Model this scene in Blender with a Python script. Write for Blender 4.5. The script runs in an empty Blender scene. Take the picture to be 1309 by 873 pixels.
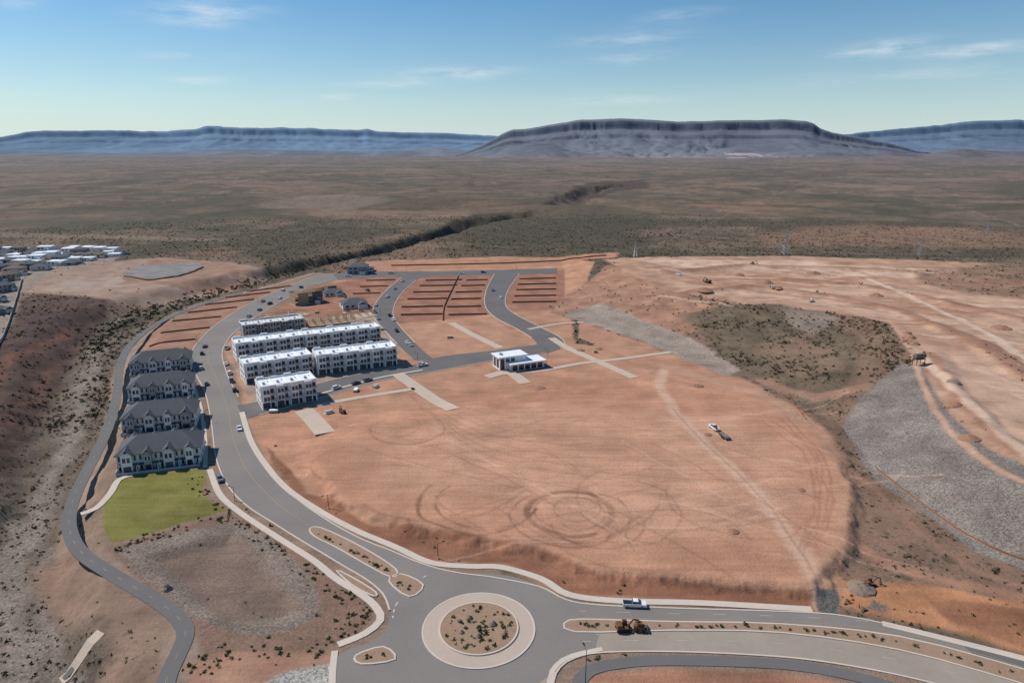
import bpy, math, random
import numpy as np
from mathutils import Vector, Matrix
from mathutils.geometry import tessellate_polygon
random.seed(7); rng=np.random.default_rng(7)
scene=bpy.context.scene
# ---------------------------------------------------------------- survey
# The site plan is surveyed from an aerial photograph: P() rectifies a survey
# mark to metres on the ground (X east, Y north, Z up).
ALT=110.0; FOC=873.0; TILT=math.radians(15.4)
CT,ST=math.cos(TILT),math.sin(TILT)
def ray(u,v):
    x=(u-654.5)/FOC; y=(436.5-v)/FOC
    return x, CT+y*ST, -ST+y*CT
def P(u,v,z=0.0):
    dx,dy,dz=ray(u,v); t=(z-ALT)/dz
    return (dx*t,dy*t)
def PP(l,z=0.0): return [P(u,v,z) for u,v in l]
# ---------------------------------------------------------------- noise
def hash2(ix,iy,seed):
    n=(ix.astype(np.int64)*374761393+iy.astype(np.int64)*668265263+seed*1442695041)&0xFFFFFFFF
    n=((n^(n>>13))*1274126177)&0xFFFFFFFF
    n=n^(n>>16)
    return (n&0xFFFF)/65535.0
def vnoise(x,y,seed=0):
    fx=np.floor(x); fy=np.floor(y); tx=x-fx; ty=y-fy
    tx=tx*tx*(3-2*tx); ty=ty*ty*(3-2*ty)
    a=hash2(fx,fy,seed); b=hash2(fx+1,fy,seed); c=hash2(fx,fy+1,seed); d=hash2(fx+1,fy+1,seed)
    return (a*(1-tx)+b*tx)*(1-ty)+(c*(1-tx)+d*tx)*ty
def fbm(x,y,scale,octv=4,seed=0):
    s=0; a=1; t=0; f=1/scale
    for i in range(octv):
        s=s+a*vnoise(x*f+i*17.3,y*f-i*9.1,seed+i); t+=a; a*=.5; f*=2.03
    return s/t
def sstep(a,b,x):
    t=np.clip((x-a)/(b-a),0,1); return t*t*(3-2*t)
def sdpoly(x,y,poly):
    d=np.full(x.shape,1e18); ins=np.zeros(x.shape,bool); n=len(poly)
    for i in range(n):
        x1,y1=poly[i]; x2,y2=poly[(i+1)%n]
        ex,ey=x2-x1,y2-y1; wx=x-x1; wy=y-y1
        t=np.clip((wx*ex+wy*ey)/(ex*ex+ey*ey+1e-9),0,1)
        d=np.minimum(d,(wx-ex*t)**2+(wy-ey*t)**2)
        if y1!=y2:
            c=((y1>y)!=(y2>y))&(x<ex*(y-y1)/(y2-y1)+x1); ins^=c
    d=np.sqrt(d); return np.where(ins,d,-d)
def sdline(x,y,pts):
    d=np.full(x.shape,1e18); tt=np.zeros(x.shape); n=len(pts)-1
    for i in range(n):
        x1,y1=pts[i]; x2,y2=pts[i+1]
        ex,ey=x2-x1,y2-y1; wx=x-x1; wy=y-y1
        t=np.clip((wx*ex+wy*ey)/(ex*ex+ey*ey+1e-9),0,1)
        q=(wx-ex*t)**2+(wy-ey*t)**2
        m=q<d; d=np.where(m,q,d); tt=np.where(m,(i+t)/n,tt)
    return np.sqrt(d),tt
# ---------------------------------------------------------------- terrain height
WASH=PP([(60,980),(35,860),(20,770),(32,690),(62,620),(86,560),(105,500),(122,445),(150,412),(200,393),(300,365),(400,342),(480,327),(560,302),(610,289),(655,281),(700,274)],-6)
PZ=9.0
TOP=PP([(765,337),(800,347),(850,372),(930,388),(1010,395),(1090,405),(1140,415),(1165,445),(1180,480),(1205,530),(1265,590),(1330,625),(1500,700),(1900,560),(2100,330),(765,331)],PZ)
TOE=PP([(722,345),(722,385),(800,410),(870,450),(945,478),(1000,500),(1060,530),(1075,545),(1120,600),(1180,645),(1250,695),(1330,725),(1700,900),(2600,560),(2600,295),(700,295),(715,330)],0)
PADZ=2.2
PAD=PP([(470,548),(405,585),(440,636),(520,664),(600,680),(690,694),(760,722),(880,732),(1030,744),(1078,690),(1085,620),(1045,565),(960,515),(860,500),(700,515)],PADZ)
DEV=PP([(120,1100),(60,730),(62,650),(100,560),(130,460),(230,390),(400,345),(480,330),(800,325),(2600,330),(2600,1100)],0)
GUL1=PP([(722,262),(735,250),(760,240),(800,236),(832,238)],0)
GUL2=PP([(572,296),(590,286),(615,279),(650,277)],0)
BAS=PP([(175,712),(240,690),(300,678),(345,702),(385,745),(395,785),(350,802),(290,800),(230,770)],0)
BERMS=[(PP(l,PZ),hh) for l,hh in (([(850,349),(950,341),(1100,345),(1250,357),(1400,372)],2.5),([(870,375),(960,368),(1060,378),(1150,398),(1250,440),(1340,500)],2.2),([(1185,452),(1230,520),(1310,585)],1.5),([(1000,358),(1090,364),(1180,380),(1309,410)],2.0),([(1060,338),(1200,345),(1309,352)],2.5))]
def hgt(x,y):
    x=np.atleast_1d(np.asarray(x,float)); y=np.atleast_1d(np.asarray(y,float))
    r=np.hypot(x,y)
    dev=sdpoly(x,y,DEV); nat=sstep(5,-25,dev)
    z=-0.10*fbm(x,y,3,2,3)
    z=z+nat*((fbm(x,y,22,4,5)-.55)*3.0-.3)
    far=sstep(700,3500,r)
    z=z+far*(fbm(x,y,700,5,11)-.5)*44+sstep(850,1600,r)*(fbm(x,y,160,4,12)-.5)*16
    z=z+sstep(3500,12000,r)*50
    d,t=sdline(x,y,WASH)
    w=20+22*sstep(.2,.5,t)*(1-sstep(.55,.75,t))+14*sstep(.7,1,t)+18*(fbm(x,y,24,4,21)-.5)
    dep=8+4.5*sstep(.5,.9,t)
    z=z-dep*sstep(1.0,.3,d/w)*sstep(1.02,.97,t)
    for g,ww,dd in((GUL1,60,20),(GUL2,28,12)):
        d,t=sdline(x,y,g); z=z-dd*sstep(1,.2,d/(ww*(.4+1.2*fbm(x,y,60,4,31))))
    st=sdpoly(x,y,TOE); sp=sdpoly(x,y,TOP)
    dt=np.maximum(st,0); dp=np.maximum(-sp,0)
    f=dt/(dt+dp+1e-6); f=np.where(sp>0,1,f)
    wob=(fbm(x,y,14,4,41)-.5)*.5*f*(1-f)*4
    z=z+PZ*np.clip(f+wob*.6,0,1.1)+ (sp>0)*(fbm(x,y,60,4,44)-.5)*1.8*sstep(0,15,sp)
    k=np.where(sp>0)[0] if x.ndim==1 else None
    if k is not None and len(k):
        for l,hh in BERMS:
            d,t=sdline(x[k],y[k],l); z[k]+=hh*sstep(9,1,d+8*(fbm(x[k],y[k],20,3,46)-.5))*sstep(0,12,sp[k])*(.5+.8*fbm(x[k],y[k],40,2,47))
    sd=sdpoly(x,y,PAD)
    wd=5+26*sstep(215,262,y)
    sd2=sd+(fbm(x,y,4,4,51)-.5)*5*sstep(1,-4,sd)
    z=z+PADZ*sstep(-1,0,np.minimum(sd2,0)/wd)+sstep(0,8,sd)*(fbm(x,y,25,3,54)-.5)*.5
    sd=sdpoly(x,y,BAS); z=z-1.6*sstep(0,6,sd)
    return z
# ---------------------------------------------------------------- ground mesh
A=np.radians(np.linspace(-50,50,1180))
rs=[118.0]
while rs[-1]<48000: rs.append(rs[-1]+min(.42*(rs[-1]/230)**2 if rs[-1]>200 else .42,.012*rs[-1]))
rs=np.array(rs)
RR,AA=np.meshgrid(rs,A,indexing='ij')
X=(RR*np.sin(AA)).ravel(); Y=(RR*np.cos(AA)-100).ravel()
nr,na=RR.shape
Z=hgt(X,Y)
R=np.hypot(X,Y)
def lerp3(a,b,t): return a*(1-t[:,None])+b*t[:,None]
C=np.array
n1=fbm(X,Y,260,5,61); n2=fbm(X,Y,35,4,62); n3=fbm(X,Y,90,5,63)
col=lerp3(C([.205,.137,.094]),C([.142,.108,.074]),sstep(.35,.65,n1))
col=lerp3(col,C([.105,.088,.057]),sstep(.48,.66,n3)*.75)
col*= (.66+.66*n2)[:,None]
red=sstep(.5,.75,fbm(X,Y,500,4,66)); col=lerp3(col,C([.235,.14,.09]),red*.6)
for sc,th,sd_ in((420,.955,71),(1100,.965,72),(160,.95,73),(2600,.97,74)):
    rdg=1-np.abs(2*fbm(X,Y,sc,5,sd_)-1); col=lerp3(col,C([.080,.070,.046]),sstep(th-.04,th+.02,rdg)*(.8 if sc>200 else .45))
fl=sstep(.55,.8,fbm(X,Y*2.,900,5,75)); col=lerp3(col,C([.25,.19,.145]),fl*.5*sstep(1200,2500,R))
veg=np.ones(len(X)); rock=np.zeros(len(X))
def sel_box(poly,m):
    a=np.array(poly); return np.where((X>a[:,0].min()-m)&(X<a[:,0].max()+m)&(Y>a[:,1].min()-m)&(Y<a[:,1].max()+m))[0]
def blend(i,m,color,v,rk,var,seed):
    global col,veg,rock
    c=C(color)[None,:]*(1-var+2*var*fbm(X[i],Y[i],9,4,seed))[:,None]
    col[i]=col[i]*(1-m)[:,None]+c*m[:,None]
    if v is not None: veg[i]=veg[i]*(1-m)+v*m
    rock[i]=rock[i]*(1-m)+(rk or 0)*m
_s=[100]
def paint(px,color,z=0,soft=1.,warp=2.,v=0,rk=0,var=.18,op=1.):
    _s[0]+=7; s=_s[0]
    poly=PP(px,z); i=sel_box(poly,warp+soft+2)
    if len(i)==0: return
    xw=X[i]+(fbm(X[i],Y[i],warp*4+2,3,s)-.5)*2*warp; yw=Y[i]+(fbm(X[i],Y[i],warp*4+2,3,s+3)-.5)*2*warp
    m=sstep(-soft,soft,sdpoly(xw,yw,poly))*op
    blend(i,m,color,v,rk,var,s)
def pline(px,w,color,z=0,soft=.8,warp=1.,v=0,rk=0,var=.15,op=1.):
    _s[0]+=7; s=_s[0]
    pts=crw(PP(px,z)); i=sel_box(pts,w+warp+soft+2)
    if len(i)==0: return
    xw=X[i]+(fbm(X[i],Y[i],12,3,s)-.5)*2*warp; yw=Y[i]+(fbm(X[i],Y[i],12,3,s+3)-.5)*2*warp
    d,_=sdline(xw,yw,pts); m=sstep(w/2+soft,w/2-soft,d)*op
    blend(i,m,color,v,rk,var,s)
def cr(p0,p1,p2,p3,t):
    return tuple(.5*(2*b+(c-a)*t+(2*a-5*b+4*c-d)*t*t+(3*b-a-3*c+d)*t**3) for a,b,c,d in zip(p0,p1,p2,p3))
def crw(p,step=None,k=4,closed=False):
    n=len(p); out=[]
    for i in range(n if closed else n-1):
        g=(lambda j:p[j%n]) if closed else (lambda j:p[max(0,min(n-1,j))])
        L=math.hypot(g(i+1)[0]-g(i)[0],g(i+1)[1]-g(i)[1])
        kk=max(1,int(L/step)) if step else k
        for j in range(kk): out.append(cr(g(i-1),g(i),g(i+1),g(i+2),j/kk))
    if not closed: out.append(tuple(p[-1]))
    return out
RED=(.455,.235,.145); REDL=(.50,.28,.18); REDD=(.26,.12,.07); ORG=(.42,.20,.10); TAN=(.55,.36,.25)
NAT=(.215,.135,.09)
# left side
paint([(-300,1100),(-300,560),(0,600),(40,540),(80,470),(110,425),(140,405),(210,398),(165,430),(145,470),(135,520),(112,560),(88,610),(66,660),(66,720),(110,780),(190,880),(200,1000)],(.155,.118,.087),-4,3,5,v=1.,rk=.5,var=.35)
pline([(60,950),(20,860),(12,770),(28,690),(60,620),(84,560),(103,500),(122,445)],7,(.25,.205,.165),-6,3,6,v=.45,rk=.8,op=.85)
pline([(-40,900),(-10,780),(5,700),(30,650)],4,(.23,.19,.15),-5,2,5,v=.5,rk=.8,op=.8)
pline([(90,870),(60,800),(45,740),(60,690)],3,(.23,.185,.15),-5,2,4,v=.5,rk=.8)
paint([(-300,380),(0,395),(40,380),(100,373),(140,385),(128,405),(110,425),(82,470),(45,530),(0,592),(-300,640)],(.105,.066,.051),-2,3,6,v=.6,rk=.5,var=.4)
paint([(38,402),(125,392),(128,402),(108,420),(60,440),(20,470),(30,420)],(.082,.053,.045),-1,3,6,v=.4)
pline([(-20,500),(40,450),(95,418)],7,(.18,.085,.055),-3,3,8,v=.2,op=.75)
pline([(-20,570),(30,520),(70,462)],5,(.17,.085,.055),-5,3,7,v=.2,op=.7)
pline([(150,408),(200,392),(300,363),(400,340),(480,325),(560,301),(655,281),(700,274)],30,(.095,.078,.052),-4,9,12,v=1,var=.4)
pline([(150,408),(220,386),(300,363),(400,340)],7,(.20,.16,.12),-6,3,6,v=.8)
paint([(30,375),(50,352),(120,335),(200,329),(300,335),(352,345),(335,358),(250,368),(150,384),(100,376)],(.32,.22,.16),0,4,6,v=.05)
paint([(140,362),(200,330),(300,338),(340,348),(250,364)],(.30,.18,.125),0,5,6,var=.25)
paint([(-200,322),(0,316),(150,316),(160,325),(140,335),(60,350),(30,372),(0,440),(-200,430)],(.27,.215,.17),0,3,3,v=.1)
paint([(158,350),(185,339),(252,335),(260,339),(222,352),(190,355)],(.24,.22,.205),0,.8,.5,var=.15)
paint([(85,358),(150,352),(160,360),(100,372),(45,372)],(.35,.26,.20),0,2,2)
pline([(30,372),(90,366),(160,364),(260,352),(330,346)],4,(.38,.28,.22),0,1,3,op=.7)
paint([(88,700),(82,640),(112,590),(142,540),(147,470),(162,440),(240,392),(400,348),(430,350),(640,349),(640,735),(1000,790),(1450,890),(1450,990),(430,990),(250,990),(215,900),(232,850),(190,790),(100,735)],(.25,.17,.12),0,1.5,1,v=.03,rk=.3)
pline([(212,900),(228,835),(236,810),(228,790),(200,768),(150,738),(110,712),(93,690),(88,665),(95,635),(112,600),(130,565),(142,535),(150,500),(152,475),(160,450),(178,430),(205,412),(240,396),(290,380)],9.5,(.28,.20,.15),0,1.5,1,v=.12)
pline([(150,905),(168,850),(180,810),(150,770),(95,735),(70,700)],14,(.26,.17,.12),0,3,3,v=.3)
paint([(178,448),(192,425),(240,398),(300,378),(400,353),(345,378),(275,415),(248,445)],(.32,.175,.115),0,1,1,var=.25)
paint([(140,700),(240,672),(292,655),(345,676),(430,735),(480,765),(484,790),(430,822),(330,840),(262,842),(245,800),(190,760)],(.225,.14,.098),0,1,1.5,v=.12,rk=.4)
paint([(150,706),(230,682),(300,668),(345,692),(400,742),(412,788),(370,812),(300,816),(240,786),(185,748)],(.215,.165,.13),-.8,1,1,v=.03,rk=.8)
paint([(200,716),(290,684),(360,735),(385,780),(300,800)],(.20,.14,.105),-1.6,2,4,v=.05,rk=.4,var=.25)
paint([(242,850),(300,836),(430,832),(436,860),(330,900),(230,900)],(.36,.20,.13),0,2,2,v=.03,var=.25)
paint([(355,862),(432,842),(438,900),(300,900)],(.34,.31,.27),0,1,1.5,rk=1)
paint([(250,610),(262,605),(270,636),(290,650),(262,655)],(.26,.17,.12),0,.5,.3,rk=.6)
paint([(133,640),(150,612),(200,604),(262,599),(263,612),(257,628),(268,640),(290,652),(240,666),(190,682),(142,694),(131,672)],(.185,.17,.046),0,.35,.2,v=0,var=.35)
paint([(150,650),(200,630),(240,650),(190,672)],(.22,.19,.06),0,2,4,v=0,var=.3,op=.6)
# central development
paint([(300,470),(285,450),(300,425),(400,368),(430,358),(470,334),(640,328),(722,330),(760,345),(730,400),(735,440),(860,446),(960,486),(1040,528),(1085,590),(1098,650),(1075,720),(1060,772),(900,770),(720,758),(640,722),(550,715),(450,675),(380,630),(340,590),(318,540)],(.42,.225,.14),0,1.5,1.5,v=0,var=.25)
paint([(470,352),(640,348),(722,346),(722,395),(640,400),(500,415),(400,412),(340,400),(400,370)],(.31,.155,.10),0,1,1,v=0,var=.3)
for (pl,cc_) in(([(515,418),(580,412),(618,440),(560,455)],(.43,.235,.15)),([(590,412),(630,408),(675,436),(640,444)],(.41,.225,.145)),([(740,405),(790,415),(850,445),(800,456),(740,432)],(.42,.225,.145))): paint(pl,cc_,0,1,1)
paint([(300,470),(290,445),(330,410),(480,400),(515,440),(500,470),(400,520),(325,530)],(.33,.235,.17),0,1,1,var=.35)
paint([(470,338),(640,331),(790,327),(790,336),(640,342),(480,346)],(.41,.21,.125),0,2,2)
paint([(330,560),(345,538),(420,527),(560,520),(700,500),(850,470),(960,508),(1048,560),(1086,615),(1084,690),(1035,746),(880,734),(760,724),(690,695),(600,680),(520,663),(440,634),(390,612)],RED,PADZ,1.5,2,v=0,var=.2)
paint([(420,560),(560,540),(760,520),(900,530),(1000,590),(1020,680),(960,715),(800,700),(620,655),(470,620)],REDL,PADZ,12,18,v=0,var=.2,op=.8)
paint([(560,500),(700,480),(800,480),(820,500),(640,520)],(.37,.19,.115),PADZ,3,5,op=.8)
for (pl,o_) in(([(900,560),(960,600),(1010,680),(960,640),(905,590)],.6),([(380,585),(460,560),(560,575),(480,610),(420,620)],.45),([(640,540),(820,560),(840,590),(700,575)],.4),([(800,680),(960,690),(1000,725),(860,715)],.55),([(560,640),(660,630),(680,670),(600,675)],.4),([(720,500),(830,510),(850,540),(760,535)],.35)): paint(pl,(.38,.195,.12),PADZ,5,10,op=o_,var=.25)
paint([(335,568),(400,626),(480,668),(600,690),(690,705),(760,734),(880,745),(1038,757),(1040,776),(900,769),(730,758),(680,733),(640,720),(550,713),(500,693),(450,673),(400,643),(348,596)],REDD,.4,.9,2.4,v=.05,var=.45)
# right-hand slopes
paint([(850,448),(700,395),(780,350),(900,385),(1150,405),(1300,470),(1700,700),(1700,1000),(1309,815),(1060,770),(1078,735),(1098,660),(1090,600),(1040,530),(950,484)],NAT,0,3,4,v=.8,rk=.3,var=.3)
paint([(700,392),(722,372),(775,346),(835,353),(885,392),(935,402),(880,425),(800,412),(740,402)],(.34,.185,.12),4,2,3,v=.1,var=.4)
pline([(730,380),(790,372),(850,392)],3,(.25,.13,.085),4,2,4,op=.6)
paint([(1072,740),(1110,742),(1180,747),(1309,768),(1500,800),(1500,900),(1309,832),(1200,806),(1110,786),(1062,772)],ORG,0,1.5,3,v=.12,var=.4)
paint([(1180,760),(1309,775),(1400,790),(1400,860),(1309,825),(1230,805)],(.30,.14,.075),0,1,4,v=.2,var=.4)
TP=[(770,331),(800,347),(850,370),(930,386),(1010,393),(1090,403),(1140,413),(1168,445),(1183,480),(1210,530),(1270,588),(1330,618),(1500,690),(1900,560),(2100,340),(1309,338),(1000,326),(800,326)]
paint(TP,(.41,.245,.16),PZ,2,3,v=0,var=.4)
paint([(800,330),(1000,333),(1309,350),(1309,360),(1000,348),(860,342)],(.53,.36,.25),PZ,4,10,v=0,var=.35)
paint([(850,355),(1000,362),(1150,372),(1309,385),(1500,400),(1500,480),(1300,440),(1150,405),(1000,385),(900,378)],(.50,.325,.22),PZ,10,24,v=0,var=.4,op=.75)
paint([(1180,440),(1300,460),(1400,560),(1330,600),(1240,540),(1190,480)],(.50,.325,.225),PZ,10,16,v=0,var=.4,op=.75)
paint([(1150,346),(1309,352),(1450,360),(1450,400),(1309,384),(1200,366)],(.24,.145,.095),PZ,6,18,v=.5,op=.85,var=.4)
paint([(1210,345),(1309,335),(1500,340),(1500,362),(1309,362)],(.20,.135,.09),PZ,6,16,v=.8,op=.85)
paint([(855,362),(960,350),(1100,356),(1060,366),(920,372)],(.35,.185,.115),PZ,5,16,op=.8,var=.4)
paint([(1090,380),(1180,378),(1280,400),(1240,415),(1150,398)],(.36,.195,.12),PZ,6,16,op=.75,var=.35)
for k in range(95):
    u=random.uniform(810,1400); v=random.uniform(334,396)+max(0,(u-1080)*.6)*random.random(); L=random.uniform(40,240); sl=random.uniform(-.03,.16)+max(0,(u-1150)*.0016)
    pline([(u,v),(u+L*.5,v+L*.5*sl+random.uniform(-4,4)),(u+L,v+L*sl)],random.uniform(.8,3.4),random.choice([(.56,.40,.29),(.35,.185,.12),(.29,.155,.10),(.32,.17,.11),(.58,.41,.30)]),PZ,1.,3,op=.75)
for l,hh in BERMS:
    i=sel_box(l,20); d,_=sdline(X[i]+(fbm(X[i],Y[i],15,3,5)-.5)*6,Y[i]+(fbm(X[i],Y[i],15,3,8)-.5)*6,l); blend(i,sstep(7,2,d)*.8,(.29,.15,.095),.1,0,.35,91)
pline([(1140,413),(1200,418),(1290,450),(1400,510)],5,(.33,.17,.105),PZ,1,2)
pline([(1110,356),(1160,378),(1250,420),(1330,470)],5,(.56,.40,.29),PZ,1.5,3)
pline([(830,345),(900,352),(980,356),(1110,352)],4,(.56,.40,.29),PZ,1.5,3)
pline([(1168,445),(1220,500),(1300,575),(1400,650)],5,(.55,.38,.27),PZ,1.5,2)
paint([(880,402),(990,398),(1040,412),(1098,440),(1075,505),(1040,520),(980,478),(920,446)],(.15,.11,.072),4,4,8,v=.8,rk=.4,var=.4)
paint([(960,440),(1040,430),(1075,470),(1010,480)],(.23,.15,.10),4,4,8,v=.4,op=.7,var=.35)
pline([(975,482),(1040,505),(1100,500)],9,(.35,.195,.13),2,2,4,op=.7)
paint([(728,393),(770,387),(812,404),(860,422),(905,444),(946,470),(930,477),(870,452),(820,431),(765,414),(722,402)],(.30,.235,.185),2,1.5,3,v=.02,rk=.8,var=.35)
paint([(1000,398),(1050,402),(1075,412),(1040,425),(1010,412)],(.25,.19,.145),7,3,4,v=.2,rk=.8)
paint([(1076,535),(1105,505),(1150,474),(1178,482),(1200,532),(1258,590),(1330,622),(1400,700),(1330,718),(1250,690),(1180,640),(1120,598)],(.215,.18,.15),4,1,1.4,v=.02,rk=.9,var=.28)
pline([(1140,414),(1163,445),(1176,480),(1200,532),(1262,592),(1340,630)],2.5,(.46,.28,.185),PZ-.6,1,1)
pline([(1090,600),(1150,660),(1230,720),(1330,760)],3,(.31,.17,.11),0,1.5,3,op=.6)
# tracks
pline([(1058,775),(1045,740),(1012,690),(985,650),(940,602),(895,562),(860,522),(845,492),(850,465)],5.0,(.54,.34,.235),PADZ,1.6,1.6,var=.15,op=.85)
pline([(1058,770),(1046,740),(1013,690),(986,650),(941,602),(896,562),(861,522)],.8,(.34,.18,.11),PADZ,.5,.6,op=.6)
pline([(850,465),(900,480),(980,505),(1040,545)],7,(.44,.255,.165),1.5,2,2)
pline([(1040,545),(1075,600),(1080,660),(1062,720),(1060,770)],5,(.43,.24,.15),1.5,1.5,2,op=.8)
for o_ in(0,7,13,22): pline([(1000-o_,530+o_*.5),(1050-o_,580),(1062-o_,640),(1040-o_,700)],.8,(.30,.155,.095),2,.5,1.8,op=.6)
pline([(1078,690),(1160,730),(1309,765)],5,(.39,.205,.13),0,1.5,2,op=.7)
for (cu,cv,ra,a0,a1,w,op) in [(612,640,19.5,150,345,1.2,.75),(620,642,16,140,300,.7,.55),(612,645,13.5,150,290,.7,.5),(622,652,24,190,300,.7,.5),(728,655,13.5,-40,300,1.8,.8),(728,655,10.5,0,360,.6,.5),(722,660,17,120,330,.8,.6),(738,650,7.5,0,360,.6,.5),(765,668,14,180,360,.7,.5),(742,658,15,200,420,.7,.55),(520,548,15,180,400,1.1,.45),(505,545,10,0,360,.7,.35),(790,650,20,200,420,.7,.4),(560,600,34,230,330,.7,.4),(700,610,40,200,330,.7,.4),(640,620,30,20,140,.7,.35),(840,640,26,120,260,.7,.35),(880,690,18,0,200,.7,.4),(450,590,14,90,300,.7,.35),(940,640,22,150,330,.7,.35)]:
    cx,cy=P(cu,cv,PADZ); pts=[(cx+ra*math.cos(math.radians(a)),cy+ra*(1+.05*math.sin(a*.05))*math.sin(math.radians(a))) for a in np.linspace(a0,a1,30)]
    i=sel_box(pts,5); d,_=sdline(X[i]+(fbm(X[i],Y[i],9,2,int(ra*7))-.5)*2.4,Y[i]+(fbm(X[i],Y[i],9,2,int(ra*9))-.5)*2.4,pts)
    m=sstep(w/2+.5,w/2-.4,d)*op*np.clip(.1+1.5*fbm(X[i],Y[i],6,3,9),0,1.1); blend(i,m,(.19,.095,.058),None,0,.2,77)
for k in range(90):
    u=random.uniform(380,1010); v=random.uniform(525,715); L=random.uniform(40,280); a=random.choice([.12,.3,-.1,.05,.55,-.25])+random.uniform(-.05,.05)
    if v>600 and u<520: continue
    pline([(u,v),(u+L*.5,v+L*.5*a+random.uniform(-10,10)),(u+L,v+L*a)],random.uniform(.3,.9),random.choice([(.31,.16,.10),(.31,.16,.10),(.57,.37,.26)]),PADZ,.5,1.4,op=.5)
for k in range(10):
    pline([(500+k*4,470+k*5),(620,500+k*9),(800,490+k*14)],.8,(.28,.145,.09),PADZ,.5,1.5,op=.35)
paint([(1044,752),(1070,750),(1074,783),(1046,783)],(.13,.12,.105),.8,.5,.8,rk=.8)
paint([(1120,765),(1140,775),(1130,780),(1105,776)],(.19,.14,.11),.5,.5,.6,rk=.5)
# south verge
paint([(730,890),(752,862),(860,855),(1000,860),(1090,875),(1150,1000),(700,1000)],(.34,.17,.105),0,.8,.5,v=.03,var=.35)
paint([(1100,788),(1309,838),(1500,900),(1500,930),(1309,852),(1120,800)],(.32,.20,.13),0,.8,.5)
# far plain features
paint([(735,262),(724,252),(735,240),(770,234),(825,232),(832,240),(790,246),(770,256),(750,262)],(.070,.052,.038),-6,10,24,v=1,op=.9,var=.4)
paint([(572,298),(580,285),(612,275),(655,273),(660,281),(610,290)],(.07,.055,.036),-4,7,14,v=1,op=.9,var=.35)
paint([(990,222),(1080,219),(1075,227),(1010,229)],(.10,.08,.055),0,30,50,v=1,op=.75)
paint([(1060,246),(1150,250),(1170,256),(1070,252)],(.09,.075,.05),0,15,40,v=1,op=.75)
paint([(330,262),(430,250),(520,256),(420,270)],(.24,.18,.13),0,30,60,v=.8,op=.6)
paint([(950,300),(1100,285),(1309,300),(1309,325),(1000,322)],(.25,.145,.095),0,25,40,v=.7,op=.6,var=.35)
paint([(0,296),(120,300),(300,305),(280,308),(100,305),(0,303)],(.26,.19,.14),0,3,10,v=.5,op=.5)
for l,w in(([(180,330),(330,300),(600,262),(800,240)],3),([(0,262),(90,255),(140,262),(300,250)],4),([(600,312),(700,318),(830,321),(1000,322),(1309,333)],3),([(830,321),(900,290),(1010,240),(1060,222)],4),([(1309,290),(1200,262),(1120,245),(1000,236)],5)):
    pline(l,w,(.28,.20,.155),0,2,8,v=.3,op=.4)
# aerial haze painted into the ground colour, growing with distance
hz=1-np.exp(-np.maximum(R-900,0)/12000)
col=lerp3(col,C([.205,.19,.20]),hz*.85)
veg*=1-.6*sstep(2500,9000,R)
def mesh_from(name,V,Fq,smooth=True):
    me=bpy.data.meshes.new(name); V=np.asarray(V,np.float32); Fq=np.asarray(Fq,np.int32)
    k=Fq.shape[1]
    me.vertices.add(len(V)); me.vertices.foreach_set('co',V.ravel())
    me.loops.add(Fq.size); me.loops.foreach_set('vertex_index',Fq.ravel())
    me.polygons.add(len(Fq)); me.polygons.foreach_set('loop_start',np.arange(0,Fq.size,k,dtype=np.int32))
    me.polygons.foreach_set('loop_total',np.full(len(Fq),k,np.int32))
    me.update(calc_edges=True)
    if smooth: me.polygons.foreach_set('use_smooth',np.ones(len(Fq),bool))
    return me
def addcol(me,name,rgb):
    a=me.color_attributes.new(name,'FLOAT_COLOR','POINT')
    a.data.foreach_set('color',np.concatenate([rgb,np.ones((len(rgb),1))],1).astype(np.float32).ravel())
def obj(name,me,mats=(),parent=None):
    o=bpy.data.objects.new(name,me)
    if me is not None:
        if not me.materials:
            for m in mats: me.materials.append(m)
    scene.collection.objects.link(o)
    if parent: o.parent=parent
    return o
def gridfaces(nr,na):
    i=np.arange(nr-1)[:,None]*na+np.arange(na-1)[None,:]; i=i.ravel()
    return np.stack([i,i+1,i+na+1,i+na],1)[:,::-1]
# ---------------------------------------------------------------- materials
class NT:
    def __init__(s,name):
        s.m=bpy.data.materials.new(name); s.m.use_nodes=True; s.t=s.m.node_tree; s.n=s.t.nodes
        s.b=s.n['Principled BSDF']
    def new(s,t,**k):
        n=s.n.new(t)
        for a,v in k.items(): setattr(n,a,v)
        return n
    def l(s,a,b): s.t.links.new(a,b)
    def math(s,op,a,b=None,clamp=False):
        n=s.new('ShaderNodeMath',operation=op,use_clamp=clamp)
        for i,x in enumerate((a,b)):
            if x is None: continue
            if isinstance(x,(int,float)): n.inputs[i].default_value=x
            else: s.l(x,n.inputs[i])
        return n.outputs[0]
    def noise(s,vec,sc,det=4,rough=.55):
        n=s.new('ShaderNodeTexNoise'); n.inputs['Scale'].default_value=sc; n.inputs['Detail'].default_value=det; n.inputs['Roughness'].default_value=rough
        s.l(vec,n.inputs['Vector']); return n.outputs['Fac']
    def scale(s,colr,f):
        n=s.new('ShaderNodeVectorMath',operation='SCALE'); s.l(colr,n.inputs[0]); s.l(f,n.inputs['Scale']); return n.outputs[0]
    def mix(s,f,a,b):
        n=s.new('ShaderNodeMix',data_type='RGBA')
        for k,x in((0,f),(6,a),(7,b)):
            if isinstance(x,(int,float)): n.inputs[k].default_value=x
            elif isinstance(x,tuple): n.inputs[k].default_value=(*x,1)
            else: s.l(x,n.inputs[k])
        return n.outputs[2]
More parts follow.
